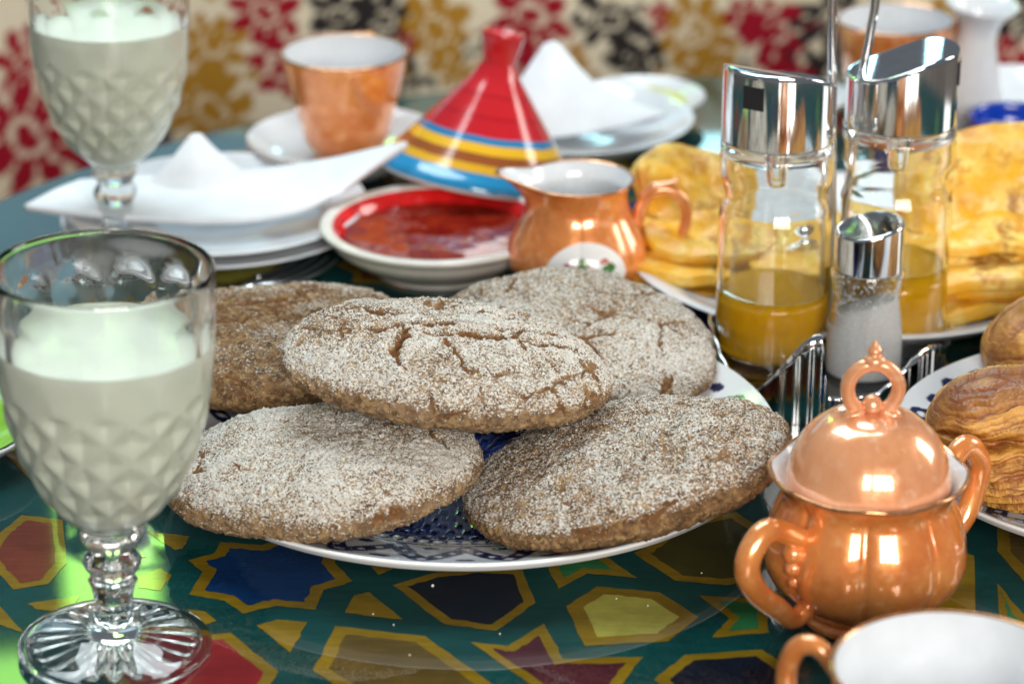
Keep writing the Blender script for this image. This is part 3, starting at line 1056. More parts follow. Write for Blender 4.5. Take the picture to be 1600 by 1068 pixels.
def saucer_prof(R, h=1.6):
    return spl([(0, 0.55), (R * .35, 0.5), (R * .5, 0.6), (R * .75, 0.95), (R * .95, h - .1), (R, h), (R - .02, h - .18), (R * .8, 0.7), (R * .55, 0.25), (R * .5, 0.0), (R * .44, 0.0), (R * .42, 0.3), (0, 0.3)], 6)


so = thing('saucer', 'white saucer with copper rim under the tea cup behind the flat white napkin', 'saucer', (c2[0], c2[1], 0.4))
lathe('dish', saucer_prof(5.2, 1.7), M['white_glaze'], so, 96)
lathe('gilt_rim', spl([(5.12, 1.64), (5.20, 1.74), (5.26, 1.66), (5.2, 1.52)], 4), M['gilt'], so, 96)

# ------------------------------------------------------------------ creamer
cr = P(903, 462, 0)
cr[2] = 0.03
cream = thing('cream_jug', 'copper lustre cream jug with spout, curved handle and painted rose medallion', 'jug', cr)
ZR = 5.8


def jug_fn(R, Z, T, I):
    s = sstep(3.6, ZR + .1, Z)
    a = np.angle(np.exp(1j * (T - math.pi)))          # spout towards -x
    sp = np.exp(-(a / 0.36) ** 2)
    R2 = R * (1 + 0.50 * s * s * sp) * (1 - 0.035 * (1 - np.abs(np.sin(T * 4)) ** 0.5) * sstep(0.6, 1.4, Z) * sstep(5.0, 4.2, Z))
    return R2, Z + 0.35 * s * sp


jprof = spl([(0, .2), (1.8, .2), (2.0, 0), (2.35, 0), (2.45, .35), (2.95, 1.0), (3.38, 1.9), (3.3, 2.7), (2.85, 3.6), (2.42, 4.4), (2.28, 5.0), (2.38, 5.5), (2.58, ZR)], 8)
lathe('body', jprof, M['lustre'], cream, 144, jug_fn)
lathe('gilt_rim', spl([(2.56, ZR - .03), (2.64, ZR + .05), (2.56, ZR + .12), (2.46, ZR + .06)], 4), M['gilt'], cream, 144, jug_fn)
lathe('inner_wall', spl([(2.48, ZR + .08), (2.22, 5.4), (2.14, 5.0), (2.4, 4.1), (2.8, 2.8), (2.7, 1.8), (1.8, .7), (0, .6)], 6), M['white_glaze'], cream, 144, jug_fn)
hp = spl([(2.2, 0, 3.3), (2.75, 0, 3.7), (2.95, 0, 4.5), (3.5, 0, 5.2), (4.3, 0, 5.25), (4.95, 0, 4.6), (5.0, 0, 3.5), (4.5, 0, 2.2), (3.8, 0, 1.3), (2.7, 0, .75)], 7)
h = tube('handle', hp, 0.32 - 0.06 * np.linspace(0, 1, len(hp)), M['lustre'], cream, 14)
thumb = spl([(3.0, 0, 4.9), (3.5, 0, 5.45), (4.1, 0, 5.6), (4.7, 0, 5.8)], 6)
tube('thumb_rest', thumb, np.linspace(.26, .09, len(thumb)), M['lustre_pink'], h, 10)
# medallion that follows the jug's belly
uu, vv = np.meshgrid(np.linspace(-1, 1, 90), np.linspace(-1, 1, 70))
kk = uu ** 2 + vv ** 2
rr_ = np.sqrt(np.maximum(kk, 1e-9))
mx = np.maximum(np.abs(uu), np.abs(vv))
uc, vc = uu * mx / np.maximum(rr_, 1e-6), vv * mx / np.maximum(rr_, 1e-6)
th = -math.pi / 2 + 0.10 + uc * 0.58
zz_ = 2.35 + vc * 1.35
Rj = np.interp(zz_, jprof[4:, 1], jprof[4:, 0])
R2, Z2 = jug_fn(Rj, zz_, th % (2 * math.pi), 0)
R2 = R2 + 0.03
tint = np.repeat(np.array([[.82, .82, .82]]), uu.size, 0)
for fx, fz, fr, fc in [(-.45, -.3, .30, (.30, .02, .10)), (-.2, -.05, .26, (.50, .06, .16)), (-.5, .1, .2, (.42, .04, .16)), (.05, -.45, .2, (.75, .25, .3)), (.5, .1, .2, (.05, .18, .05)), (.62, -.25, .22, (.10, .22, .06)), (.45, .42, .14, (.5, .1, .05)),
                       (-.1, .35, .13, (.10, .2, .07)), (-.75, -.1, .12, (.08, .2, .06)), (.3, -.1, .13, (.25, .25, .5)), (.1, .1, .1, (.7, .3, .4))]:
    d = np.hypot(uc.ravel() - fx, vc.ravel() - fz) + 0.25 * (fbm(np.stack([uc.ravel() * 6, vc.ravel() * 6, 0 * uc.ravel()], -1), 3) - .5)
    tint[d < fr] = fc
    tint[d < fr * .4] = np.minimum(1, np.array(fc) * 1.9 + .08)
build('painted_medallion', np.stack([R2 * np.cos(th), R2 * np.sin(th), Z2], -1).reshape(-1, 3), grid_faces(90, 70, False), M['painted_china'], cream, attrs={'tint': tint})

# ------------------------------------------------------------------ tagine
tb = P(684, 347, 2.35)
tag_bowl = thing('tagine_bowl', 'shallow white tagine bowl with red glazed inside holding red sauce', 'bowl', (tb[0], tb[1], 0.03))
lathe('bowl_outside', spl([(0, .3), (2.6, .3), (2.7, 0), (3.1, 0), (3.2, .3), (4.1, .7), (5.0, 1.35), (5.35, 1.85), (5.62, 2.1), (5.7, 2.25), (5.55, 2.37), (5.2, 2.35), (5.08, 2.25)], 7), M['cream_glaze'], tag_bowl, 128)
lathe('red_glaze', spl([(5.1, 2.26), (4.85, 2.05), (4.4, 1.5), (3.5, 1.0), (2, .7), (0, .6)], 6), principled('red_glaze', (0.66, 0.012, 0.012), .12, coat=.5, var=.15), tag_bowl, 128)


def sauce_mat():
    k = NT('red_sauce')
    n1 = k.noise(90, 5, .6)
    k.l(k.mix(k.ramp(n1, .35, .7), (.20, .010, .006), (.30, .026, .010)), k.b.inputs['Base Color'])
    k.b.inputs['Roughness'].default_value = .06
    k.b.inputs['Coat Weight'].default_value = .6
    k.bump(k.noise(90, 3), .12, .003)
    return k.m


yy, aa = np.meshgrid(np.linspace(0, 1, 40), np.linspace(0, 2 * np.pi, 97)[:-1], indexing='ij')
rs = yy * 4.5
xs_, ys_ = rs * np.cos(aa), rs * np.sin(aa)
zs = 1.62 + 0.12 * (fbm(np.stack([xs_ * .9, ys_ * .9, 0 * xs_], -1), 4) - .5) + .08 * yy ** 6
sauce = build('sauce', np.stack([xs_, ys_, zs], -1).reshape(-1, 3), grid_faces(96, 40), sauce_mat(), None, loc=(tb[0], tb[1], 0.03))
tag(sauce, 'dark red glossy sauce filling the tagine bowl', 'sauce')


def lid_mat():
    k = NT('striped_tagine_glaze')
    sx = k.n('ShaderNodeSeparateXYZ')
    k.l(k.coord(), sx.inputs[0])
    z = k.math('ADD', sx.outputs[2], k.math('MULTIPLY', k.math('SUBTRACT', k.noise(60, 3), .5), .0012))
    t = k.math('MULTIPLY', z, 1 / 0.076)
    r = k.n('ShaderNodeValToRGB')
    r.color_ramp.interpolation = 'CONSTANT'
    els = [(0.0, (.60, .58, .54)), (0.022, (.02, .26, .52)), (0.135, (.72, .40, .02)), (0.185, (.30, .085, .02)), (0.25, (.78, .45, .02)), (0.305, (.02, .20, .42)), (0.35, (.50, .012, .02)), (.45, (.40, .008, .014)), (.47, (.52, .014, .02)), (.58, (.42, .01, .016)), (.60, (.54, .016, .024))]
    e0 = r.color_ramp.elements
    while len(e0) < len(els):
        e0.new(0.5)
    for e, (p_, c_) in zip(e0, els):
        e.position = p_
        e.color = (*c_, 1)
    k.l(t, r.inputs[0])
    k.l(r.outputs[0], k.b.inputs['Base Color'])
    k.b.inputs['Roughness'].default_value = .12
    k.b.inputs['Coat Weight'].default_value = .6
    k.bump(k.noise(80, 3), .05, .003)
    return k.m


tl = P(748, 262, 2.3)
LM = lid_mat()
tlid = thing('tagine_cover', 'red conical tagine lid with blue, yellow and brown stripes leaning on the bowl', 'tagine lid', (tl[0], tl[1], 1.75), (rad(-9), rad(10), 0))
lathe('cone', spl([(4.6, .25), (4.95, 0), (5.2, .08), (5.15, .5), (4.72, .95), (4.05, 1.75), (3.32, 2.65), (2.52, 3.65), (1.78, 4.6), (1.2, 5.35), (.9, 5.95)], 8), LM, tlid, 128)
lathe('knob', spl([(.85, 5.95), (.9, 6.4), (1.02, 7.0), (1.12, 7.4), (1.06, 7.6), (.85, 7.55), (.6, 7.35), (0, 7.3)], 6), principled('red_knob_glaze', (.52, .014, .02), .12, coat=.6, var=.12), tlid, 64)


# ------------------------------------------------------------------ plates with napkins
def plain_plate(label, loc, R, h=1.7, mat='white_glaze', group=None):
    o = lathe('side_plate', saucer_prof(R, h), M[mat], None, 112, loc=loc)
    return tag(o, label, 'plate', group)


def sheet(name, P4, mat, parent=None, nu=28, nv=22, th=0.12, sag=0.0, wav=0.08, seed=0):
    """thick cloth patch over a grid of control points (rows x cols x 3)"""
    C = np.asarray(P4, float)
    rows = np.stack([spl(r, nu) for r in C])
    colsp = np.stack([spl(rows[:, j], nv) for j in range(rows.shape[1])], 1)
    G = colsp
    G = G + wav * (fbm(G * 0.5 + seed * 9, 3) - .5)[..., None] * np.array((.6, .6, 1.6))
    du = np.gradient(G, axis=1)
    dv = np.gradient(G, axis=0)
    N = np.cross(du, dv)
    N /= np.linalg.norm(N, axis=-1)[..., None] + 1e-9
    nv_, nu_ = G.shape[:2]
    T1, T2 = G + N * th / 2, G - N * th / 2
    V = np.concatenate([T1.reshape(-1, 3), T2.reshape(-1, 3)])
    f = grid_faces(nu_, nv_, False)
    k = nu_ * nv_
    F = [f, f[:, ::-1] + k]
    b = np.concatenate([np.arange(nu_), np.arange(1, nv_) * nu_ + nu_ - 1, (nv_ - 1) * nu_ + np.arange(nu_ - 2, -1, -1), np.arange(nv_ - 2, 0, -1) * nu_])
    b2 = np.roll(b, -1)
    F.append(np.stack([b, b + k, b2 + k, b2], 1))
    return build(name, V, np.concatenate(F), mat, parent)


pl1 = P(338, 318, 1.7)
plain_plate('lower white plate of the pair under the flat white napkin', (pl1[0], pl1[1], 0.03), 7.6, 1.25, group='white plates under the napkin')
plain_plate('upper white plate of the pair under the flat white napkin', (pl1[0], pl1[1], 0.50), 7.4, 1.35, group='white plates under the napkin')
nap = thing('napkin', 'white folded napkin spread flat over two plates, one corner standing up', 'napkin', (pl1[0], pl1[1], 2.3))
o_ = np.array((pl1[0], pl1[1], 2.3))
q = lambda x, y, h: P(x, y, h) - o_
sheet('folded_sheet', [[q(38, 325, 2.5), q(160, 338, 2.5), q(320, 346, 2.4), q(450, 335, 2.5), q(530, 305, 2.9)],
                       [q(80, 303, 2.8), q(190, 305, 2.7), q(320, 306, 2.6), q(460, 295, 2.9), q(585, 262, 3.8)],
                       [q(125, 285, 2.8), q(220, 280, 2.7), q(330, 276, 2.7), q(480, 258, 3.2), q(636, 226, 4.6)]], M['napkin'], nap, th=.35, seed=1)
ap = PY(305, 212, pl1[1] + 0.6) - o_
sheet('standing_corner', [[q(222, 297, 2.5), q(300, 303, 2.5), q(408, 288, 2.5)],
                          [(q(236, 297, 2.6) + ap) / 2 + (-.1, 0, .1), (q(300, 301, 2.6) + ap) / 2 + (0, -.3, 0), (q(392, 288, 2.6) + ap) / 2 + (.1, 0, .1)],
                          [ap + (-.25, 0, -.05), ap, ap + (.25, 0, -.05)]], M['napkin'], nap, th=.2, seed=2)
sheet('standing_corner_back', [[q(236, 297, 2.6), q(330, 280, 2.6), q(392, 288, 2.6)],
                               [(q(236, 297, 2.6) + ap) / 2 + (-.1, 0.1, .1), (q(330, 280, 2.6) + ap) / 2, (q(392, 288, 2.6) + ap) / 2 + (.1, .1, .1)],
                               [ap + (-.25, 0.1, -.05), ap + (0, .25, 0), ap + (.25, 0.1, -.05)]], M['napkin'], nap, th=.2, seed=3)

pl2 = P(900, 178, 1.8)
plain_plate('white plate under the tall pointed napkin behind the tagine lid', (pl2[0], pl2[1], 0.03), 6.3, 1.7)
nap2 = thing('napkin', 'white napkin folded to a tall point on a plate behind the tagine lid', 'napkin', (pl2[0], pl2[1], 1.6))
o_ = np.array((pl2[0], pl2[1], 1.6))
ap = PY(862, 68, pl2[1] + .3) - o_
B0, B1, B2, B3 = q(752, 205, 1.9), q(860, 215, 1.8), q(965, 200, 1.8), q(1040, 180, 1.9)
mid = lambda a, b, t=.5: a * (1 - t) + b * t
sheet('front_fold', [[B0, B1, B2, B3], [mid(B0, ap), mid(B1, ap) + (0, -.3, 0), mid(B2, ap) + (.2, 0, 0.1), mid(B3, ap) + (-.55, .1, -.5)], [ap + (-.4, 0, -.1), ap + (-.1, 0, 0), ap + (.1, 0, 0), ap + (.4, 0, -.15)]], M['napkin'], nap2, th=.22, seed=4)
B0b, B1b, B2b, B3b = q(752, 205, 1.9), q(830, 172, 1.8), q(930, 165, 1.8), q(1040, 180, 1.9)
sheet('back_fold', [[B0b, B1b, B2b, B3b], [mid(B0b, ap) + (0, .2, 0), mid(B1b, ap), mid(B2b, ap), mid(B3b, ap) + (-.55, .2, -.5)], [ap + (-.4, .15, -.1), ap + (-.1, .2, 0), ap + (.1, .2, 0), ap + (.4, .15, -.15)]], M['napkin'], nap2, th=.22, seed=5)
# plate with lemon yellow decoration behind the pointed napkin
p3 = P(1003, 142, 1.5)
pp = thing('side_plate', 'white plate with lemon yellow painted centre behind the pointed napkin', 'plate', (p3[0], p3[1], 0.03))
lathe('dish', saucer_prof(3.5, 1.3), M['white_glaze'], pp, 96)
lathe('painted_centre', [(0, .64), (1.2, .60), (2.0, .74), (2.5, .94), (2.5, .90)], principled('lemon_paint', (.62, .60, .10), .2), pp, 64)

# fork between the breads and the tagine bowl
f0, f1 = P(330, 476, .3), P(508, 408, .3)
d_ = (f1 - f0)
L_ = np.linalg.norm(d_)
fork = thing('fork', 'steel fork lying on the table behind the brown bread', 'fork', (f0[0], f0[1], 0.05), (0, 0, math.atan2(d_[1], d_[0])))
hp = spl([(-9, 0, .25), (-4, 0, .45), (0, 0, .6), (L_ - 6.5, 0, .35), (L_ - 5, 0, .5)], 6)
tube('handle', hp, np.interp(np.linspace(0, 1, len(hp)), [0, .3, .8, 1], [.65, .42, .26, .5]), M['steel'], fork, 12, flat=.35)
nk = spl([(L_ - 5.2, 0, .45), (L_ - 4.6, 0, .45), (L_ - 3.6, 0, .28)], 6)
tube('neck', nk, np.interp(np.linspace(0, 1, len(nk)), [0, .6, 1], [.5, 1.15, 1.2]), M['steel'], fork, 14, flat=.16)
for k in range(4):
    y = -.9 + .6 * k
    tp = spl([(L_ - 3.8, y, .3), (L_ - 2.2, y, .2), (L_ - .9, y, .32), (L_, y, .62)], 5)
    tube('tine', tp, np.linspace(.2, .09, len(tp)), M['steel'], fork, 8, flat=.7)


# ------------------------------------------------------------------ cruet set
def wave_cap(name, R, z0, z1, amp, parent, mat, spout=True, rotz=0.0):
    nt, nr = 96, 16
    a = np.arange(nt) / nt * 2 * np.pi
    f = lambda x: amp * (0.75 * np.sin(-x / R * 1.9) + 0.25 * (-x / R))
    rows = []
    for z, r in ((z0, R - .12), (z0, R), (z0 + .08, R)):
        rows.append(np.stack([r * np.cos(a), r * np.sin(a), np.full(nt, z)], -1))
    for t in np.linspace(.15, .93, 8):
        rows.append(np.stack([R * np.cos(a), R * np.sin(a), z0 + (z1 + f(R * np.cos(a)) - z0) * t], -1))
    for dr, dz in ((.0, -.10), (.03, -.03), (.10, 0.0)):
        rr2 = R - dr
        rows.append(np.stack([rr2 * np.cos(a), rr2 * np.sin(a), z1 + dz + f(rr2 * np.cos(a))], -1))
    for r in np.linspace(R - .2, 0.0, nr):
        rows.append(np.stack([r * np.cos(a), r * np.sin(a), z1 + f(r * np.cos(a))], -1))
    V = np.concatenate(rows)
    o = build(name, V, grid_faces(nt, len(rows)), mat, parent)
    o.rotation_euler = (0, 0, rotz)
    if spout:
        vb, fb = box_arrays(-R - .03, -R + .5, -.48, .48, z1 - .95, z1 + .05)
        build('pouring_hole', vb, fb, M['black'], o, smooth=False)
    return o


def oil_bottle(label, loc, rotz, oil_z, oil_label):
    t = thing('oil_bottle', label, 'bottle', loc, (0, 0, 0), 'glass oil and vinegar bottles')
    out = spl([(0, .12), (1.9, .1), (2.25, .0), (2.45, .15), (2.5, .5), (2.5, 3), (2.5, 6), (2.48, 6.9), (2.30, 7.5), (2.24, 7.9), (2.32, 8.3), (2.48, 8.8), (2.5, 9.5), (2.5, 10.1), (2.47, 10.42), (2.2, 10.5)], 6)
    inn = spl([(2.1, 10.35), (2.2, 10.2), (2.30, 9.9), (2.3, 9.5), (2.28, 8.8), (2.12, 8.3), (2.04, 7.9), (2.10, 7.5), (2.28, 6.9), (2.3, 5.5), (2.3, 3), (2.3, .9), (2.1, .6), (1.6, .5), (0, .5)], 6)
    lathe('bottle_glass', np.vstack([out, inn]), M['thin_glass'], t, 128)
    wave_cap('cap', 2.46, 10.45, 13.3, .62, t, M['chrome'], True, rotz)
    lathe('pourer_tube', spl([(.55, 10.4), (.5, 9.4), (.42, 8.4), (.32, 8.35), (.34, 9.4), (.4, 10.4)], 5), M['thin_glass'], t, 32)
    oil = np.array([(0, .49), (1.6, .49), (2.1, .58), (2.31, .88), (2.31, 3), (2.31, oil_z), (2.2, oil_z - .05), (1.9, oil_z - .07), (0, oil_z - .07)])
    o = lathe('oil', oil, M['oil'], None, 96, loc=loc)
    tag(o, oil_label, 'oil', 'golden oil in the bottles')
    return t


b1 = P(1203, 570, 0)
b1[2] = .28
oil_bottle('chrome capped glass oil bottle standing beside the pale bread', b1, rad(58), 3.5, 'golden oil in the bottle beside the pale bread')
b2_ = P(1388, 540, 0)
b2_[2] = .28
oil_bottle('chrome capped glass oil bottle standing behind the salt shaker', b2_, rad(170), 3.9, 'golden oil in the bottle behind the salt shaker')

ss = P(1347, 602, 0)
ss[2] = .28
salt = thing('salt_shaker', 'small glass salt shaker with slanted chrome cap half full of salt', 'salt shaker', ss)
out = spl([(0, .1), (1.3, .08), (1.5, 0), (1.62, .2), (1.66, 1.0), (1.64, 2.2), (1.55, 3.0), (1.46, 3.6), (1.5, 4.3), (1.60, 4.9), (1.55, 5.3), (1.4, 5.4)], 6)
inn = spl([(1.32, 5.4), (1.42, 5.2), (1.46, 4.9), (1.36, 4.3), (1.32, 3.6), (1.41, 3.0), (1.5, 2.2), (1.52, 1.0), (1.4, .5), (0, .4)], 6)
lathe('shaker_glass', np.vstack([out, inn]), M['thin_glass'], salt, 96)
scap = wave_cap('cap', 1.52, 5.3, 7.25, .22, salt, M['chrome'], False, rad(190))
for i in range(3):
    v, f, _ = lathe_arrays([(0, 0), (.11, 0), (.11, .02), (0, .02)], 10)
    build('shaker_hole', v + (-.75 - .0, -.3 + .3 * i, 7.25 + .22 * .95 + .01), f, M['black'], scap)
sm = inn[::-1]
sm = sm[sm[:, 1] < 3.6]


def salt_fn(R, Z, T, I):
    top = Z > 2.6
    return R + .012, Z + np.where(top, .55 * np.cos(T + .6) * R / 1.4 * sstep(2.6, 3.4, Z), 0)


sprof = np.vstack([sm, [(1.2, 3.62), (.8, 3.75), (.4, 3.8), (0, 3.8)]])
sprof[0, 0] = -.012
sprof[-1, 0] = -.012
sl = lathe('salt', sprof, principled('salt', (.92, .92, .93), .8, var=.05, vscale=900, bump=.6, bscale=2500), None, 72, salt_fn, loc=ss)
tag(sl, 'white salt heaped inside the glass shaker', 'salt')
# grains clinging to the glass
gv, gf = [], []
for i in range(420):
    a = rng.uniform(0, 2 * np.pi)
    z = 3.3 + 1.9 * rng.random() ** 1.6
    r = np.interp(z, inn[::-1][:, 1], inn[::-1][:, 0]) - .02
    s_ = rng.uniform(.02, .045)
    vb, fb = box_arrays(-s_, s_, -s_, s_, -s_, s_)
    vb = np.array(vb) @ np.array(Euler(tuple(rng.uniform(0, 3, 3))).to_matrix())
    gf += [tuple(j + len(gv) for j in f) for f in fb]
    gv += list(vb + (r * math.cos(a), r * math.sin(a), z))
g = build('salt_grains', gv, gf, principled('salt_grain', (.85, .86, .87), .6), sl, smooth=False)
g['kind'] = 'stuff'

# chrome holder
hc = (b1 + b2_) / 2
hc[2] = .03
pc = P(1283, 652, 0)
holder = thing('cruet_stand', 'polished chrome cruet stand with tall wire handle around the oil bottles', 'cruet stand', hc)
loc2 = lambda x, y: (P(x, y, 0) - hc)[:2]
outl = np.array([loc2(1168, 645), loc2(1274, 664), loc2(1350, 656), loc2(1440, 628), loc2(1482, 560), loc2(1475, 488), loc2(1400, 462), loc2(1270, 462), loc2(1150, 490), loc2(1108, 560)])
oc = spl(np.hstack([outl, np.zeros((len(outl), 1))]), 40, closed=True)
nO = len(oc)
key = [1.0, 4.15, 1.1, 2.5, 1.0, 2.2, .9, 3.0, .9, 2.0]
hh = spl([(k, 0, 0) for k in key], 40, closed=True)[:, 0]
s_ = np.arange(nO) / 40.0
# steep drop just past the front peak
hh = np.where((s_ > 1.06) & (s_ < 2), np.interp(s_, [1.06, 1.22, 2.0], [4.1, 1.3, 1.1]), hh)
nrm = np.stack([np.roll(oc[:, 1], -1) - np.roll(oc[:, 1], 1), -(np.roll(oc[:, 0], -1) - np.roll(oc[:, 0], 1))], 1)
nrm /= np.linalg.norm(nrm, axis=1)[:, None]
oc[:, :2] += nrm * (0.035 * np.sin(s_ * 2 * np.pi * 5))[:, None]
rows = []
for kz in np.linspace(0, 1, 8):
    rows.append(np.column_stack([oc[:, :2] + nrm * 0.06, hh * kz]))
for kz in np.linspace(1, 0, 8):
    rows.append(np.column_stack([oc[:, :2] - nrm * 0.06, np.maximum(hh * kz, 0)]))
V = np.concatenate(rows)
F = grid_faces(nO, len(rows))
build('side_rail', V, F, M['chrome'], holder)
V = np.vstack([np.column_stack([oc[:, :2] * .985, np.full(nO, .0)]), np.column_stack([oc[:, :2] * .985, np.full(nO, .22)])])
fs = [tuple(range(nO, 2 * nO)), tuple(range(nO))[::-1]] + [(i, (i + 1) % nO, nO + (i + 1) % nO, nO + i) for i in range(nO)]
build('tray', V, fs, M['chrome'], holder, smooth=False)
YW = float(P(1300, 545, 0)[1])
w1 = [PY(1298, 560, YW) - hc, PY(1300, 340, YW) - hc, PY(1300, 150, YW) - hc, PY(1301, 0, YW) - hc, PY(1306, -60, YW) - hc, PY(1338, -95, YW) - hc, PY(1368, -60, YW) - hc, PY(1368, 0, YW) - hc, PY(1358, 60, YW) - hc, PY(1343, 150, YW) - hc, PY(1322, 330, YW) - hc, PY(1312, 560, YW) - hc]
w1 = np.array(w1)
w1[0, 2] = w1[-1, 2] = .15
tube('wire_handle', spl(w1, 8), .2, M['chrome'], holder, 12)


# ------------------------------------------------------------------ pancakes
def pancake_mat():
    k = NT('fried_pancake')
    n1 = k.noise(40, 5, .65)
    n2 = k.noise(95, 5, .6)
    c = k.mix(k.ramp(n1, .38, .62), (.80, .40, .014), (.84, .62, .17))
    c = k.mix(k.math('MULTIPLY', k.ramp(n2, .50, .66), .9), c, (.62, .27, .03))
    c = k.mix(k.math('MULTIPLY', k.ramp(k.noise(34, 5, .65), .56, .68), .85), c, (.26, .075, .015))
    k.l(c, k.b.inputs['Base Color'])
    k.b.inputs['Roughness'].default_value = .38
    k.b.inputs['Subsurface Weight'].default_value = .0
    k.bump(k.noise(130, 4), .35, .002)
    return k.m


PM = pancake_mat()


def slab(name, a, b, th, mat, seed, warp=.25, curl=0.0, n=4.0, fold=None):
    nt, nr = 96, 20
    t = np.arange(nt) / nt * 2 * np.pi
    c, s = np.cos(t), np.sin(t)
    rad_ = 1 / (np.abs(c) ** n + np.abs(s) ** n) ** (1 / n)
    rad_ = rad_ * (1 + .03 * np.sin(3 * t + seed) + .02 * np.sin(7 * t + 2 * seed))
    rows = []
    for k in np.linspace(0, 1, nr) ** .8:
        rows.append((k, 1))
    for e in np.linspace(.8, -.8, 5):
        rows.append((1 + .018 * math.cos(e * 1.4), e))
    for k in np.linspace(1, 0, 8):
        rows.append((k, -1))
    V = []
    for k, e in rows:
        x, y = a * rad_ * c * k, b * rad_ * s * k
        q_ = np.stack([x * .45 + seed * 7, y * .45, 0 * x], -1)
        z = warp * 2 * (fbm(q_, 3) - .5) + e * th / 2 * (.75 + .5 * fbm(q_ * 2.5 + 40, 2)) + curl * (x / a) ** 2
        V.append(np.stack([x, y, z], -1))
    V = np.concatenate(V)
    if fold is not None:
        ax, bend = fold
        x = V[:, 0].copy()
        z = V[:, 2].copy()
        m = x > ax
        ang = np.clip((x - ax) / 1.6, 0, 1) * bend
        rest = np.clip(x - ax - 1.6, 0, None)
        rB = 1.6 / bend
        nx_ = ax + rB * np.sin(ang) + rest * np.cos(ang)
        nz_ = rB * (1 - np.cos(ang)) + rest * np.sin(ang)
        V[m, 0] = nx_[m] - z[m] * np.sin(ang[m])
        V[m, 2] = nz_[m] + z[m] * np.cos(ang[m])
    return V, grid_faces(nt, len(rows))


pk = P(1345, 395, 1.8)
pplate = lathe('pancake_plate', saucer_prof(11.0, 2.0), M['white_glaze'], None, 128, loc=(pk[0], pk[1], .03))
tag(pplate, 'wide white plate under the yellow folded pancakes behind the oil bottles', 'plate')


def pancake(label, px, py, h, a, b, th, rot, seed, **kw):
    V, F = slab('pancake', a, b, th * .5, PM, seed, **kw)
    V2, F2 = slab('pancake', a * .97, b * .96, th * .5, PM, seed + .15, **kw)
    V2 = V2 @ np.array([[math.cos(.07), math.sin(.07), 0], [-math.sin(.07), math.cos(.07), 0], [0, 0, 1]]) - (.12, -.1, th * .56)
    F = np.concatenate([F, F2 + len(V)])
    V = np.concatenate([V, V2])
    p = P(px, py, h)
    o = build('pancake', V, F, PM, None, loc=p, rot=rot)
    return tag(o, label, 'pancake', 'yellow pancakes on the white plate')


pancake('yellow folded pancake at the bottom of the pile beside the upper croissant', 1510, 440, 1.75, 4.9, 3.0, 1.3, (rad(5), rad(-5), .22), 1, warp=.5, n=3.6)
pancake('pale yellow pancake lying under the orange edged one behind the oil bottles', 1515, 400, 2.9, 4.9, 3.0, 1.2, (rad(9), rad(-2), -.06), 2, warp=.55, n=2.8)
pancake('orange edged pancake in the middle of the pile behind the oil bottles', 1540, 352, 4.0, 5.4, 2.6, 1.0, (rad(9), rad(-4), .1), 3, warp=.6, n=2.6)
pancake('golden pancake standing steeply at the back of the pile behind the oil bottles', 1565, 285, 5.6, 5.0, 2.7, 1.0, (rad(58), rad(-7), .12), 4, warp=.8, n=2.5)
pancake('pale flat pancake on the plate edge beside the cream jug handle', 1085, 402, 1.9, 3.4, 2.8, 1.0, (rad(6), rad(5), .3), 5, warp=.5, n=2.6)
pancake('second pale pancake lying above the flat one beside the cream jug handle', 1105, 365, 2.9, 3.2, 2.3, .9, (rad(14), rad(4), .1), 7, warp=.6, n=2.5)
pancake('browned pancake leaning up between the cream jug handle and the oil bottle', 1080, 295, 4.3, 2.9, 2.0, 1.0, (rad(55), rad(16), .25), 6, warp=.8, n=2.4)
pancake('flat pancake lying across the middle of the plate between the oil bottles', 1290, 385, 2.3, 4.5, 3.8, .9, (rad(2), 0, .4), 8, warp=.5, n=2.6)

# ------------------------------------------------------------------ croissants
CP = P(1812, 690, 2.0)
V, F, c = plate_mesh(10.8, 2.1, 'croissant')
cplate = build('croissant_plate', V, F, M['painted_plate'], None, attrs={'tint': c}, loc=(CP[0], CP[1], .03))
tag(cplate, 'white plate with dark blue lozenge border under the croissants', 'plate')


def croissant_mat():
    k = NT('croissant_crust')
    ly = k.attr('layer').outputs['Fac']
    top = k.attr('toast').outputs['Fac']
    n1 = k.noise(75, 5, .65)
    c = k.mix(ly, (.72, .36, .07), (.26, .070, .012))
    c = k.mix(k.math('MULTIPLY', k.ramp(n1, .48, .64), .7), c, (.26, .075, .016))
    c = k.mix(k.math('MULTIPLY', k.ramp(k.noise(260, 5, .7), .52, .68), .45), c, (.70, .42, .13))
    c = k.mix(top, c, (.20, .060, .022))
    k.l(c, k.b.inputs['Base Color'])
    k.l(k.math('MULTIPLY_ADD', top, -.15, .40), k.b.inputs['Roughness'])
    k.bump(k.math('ADD', k.noise(260, 5, .7), k.noise(700, 3)), .5, .0012)
    return k.m


CM = croissant_mat()


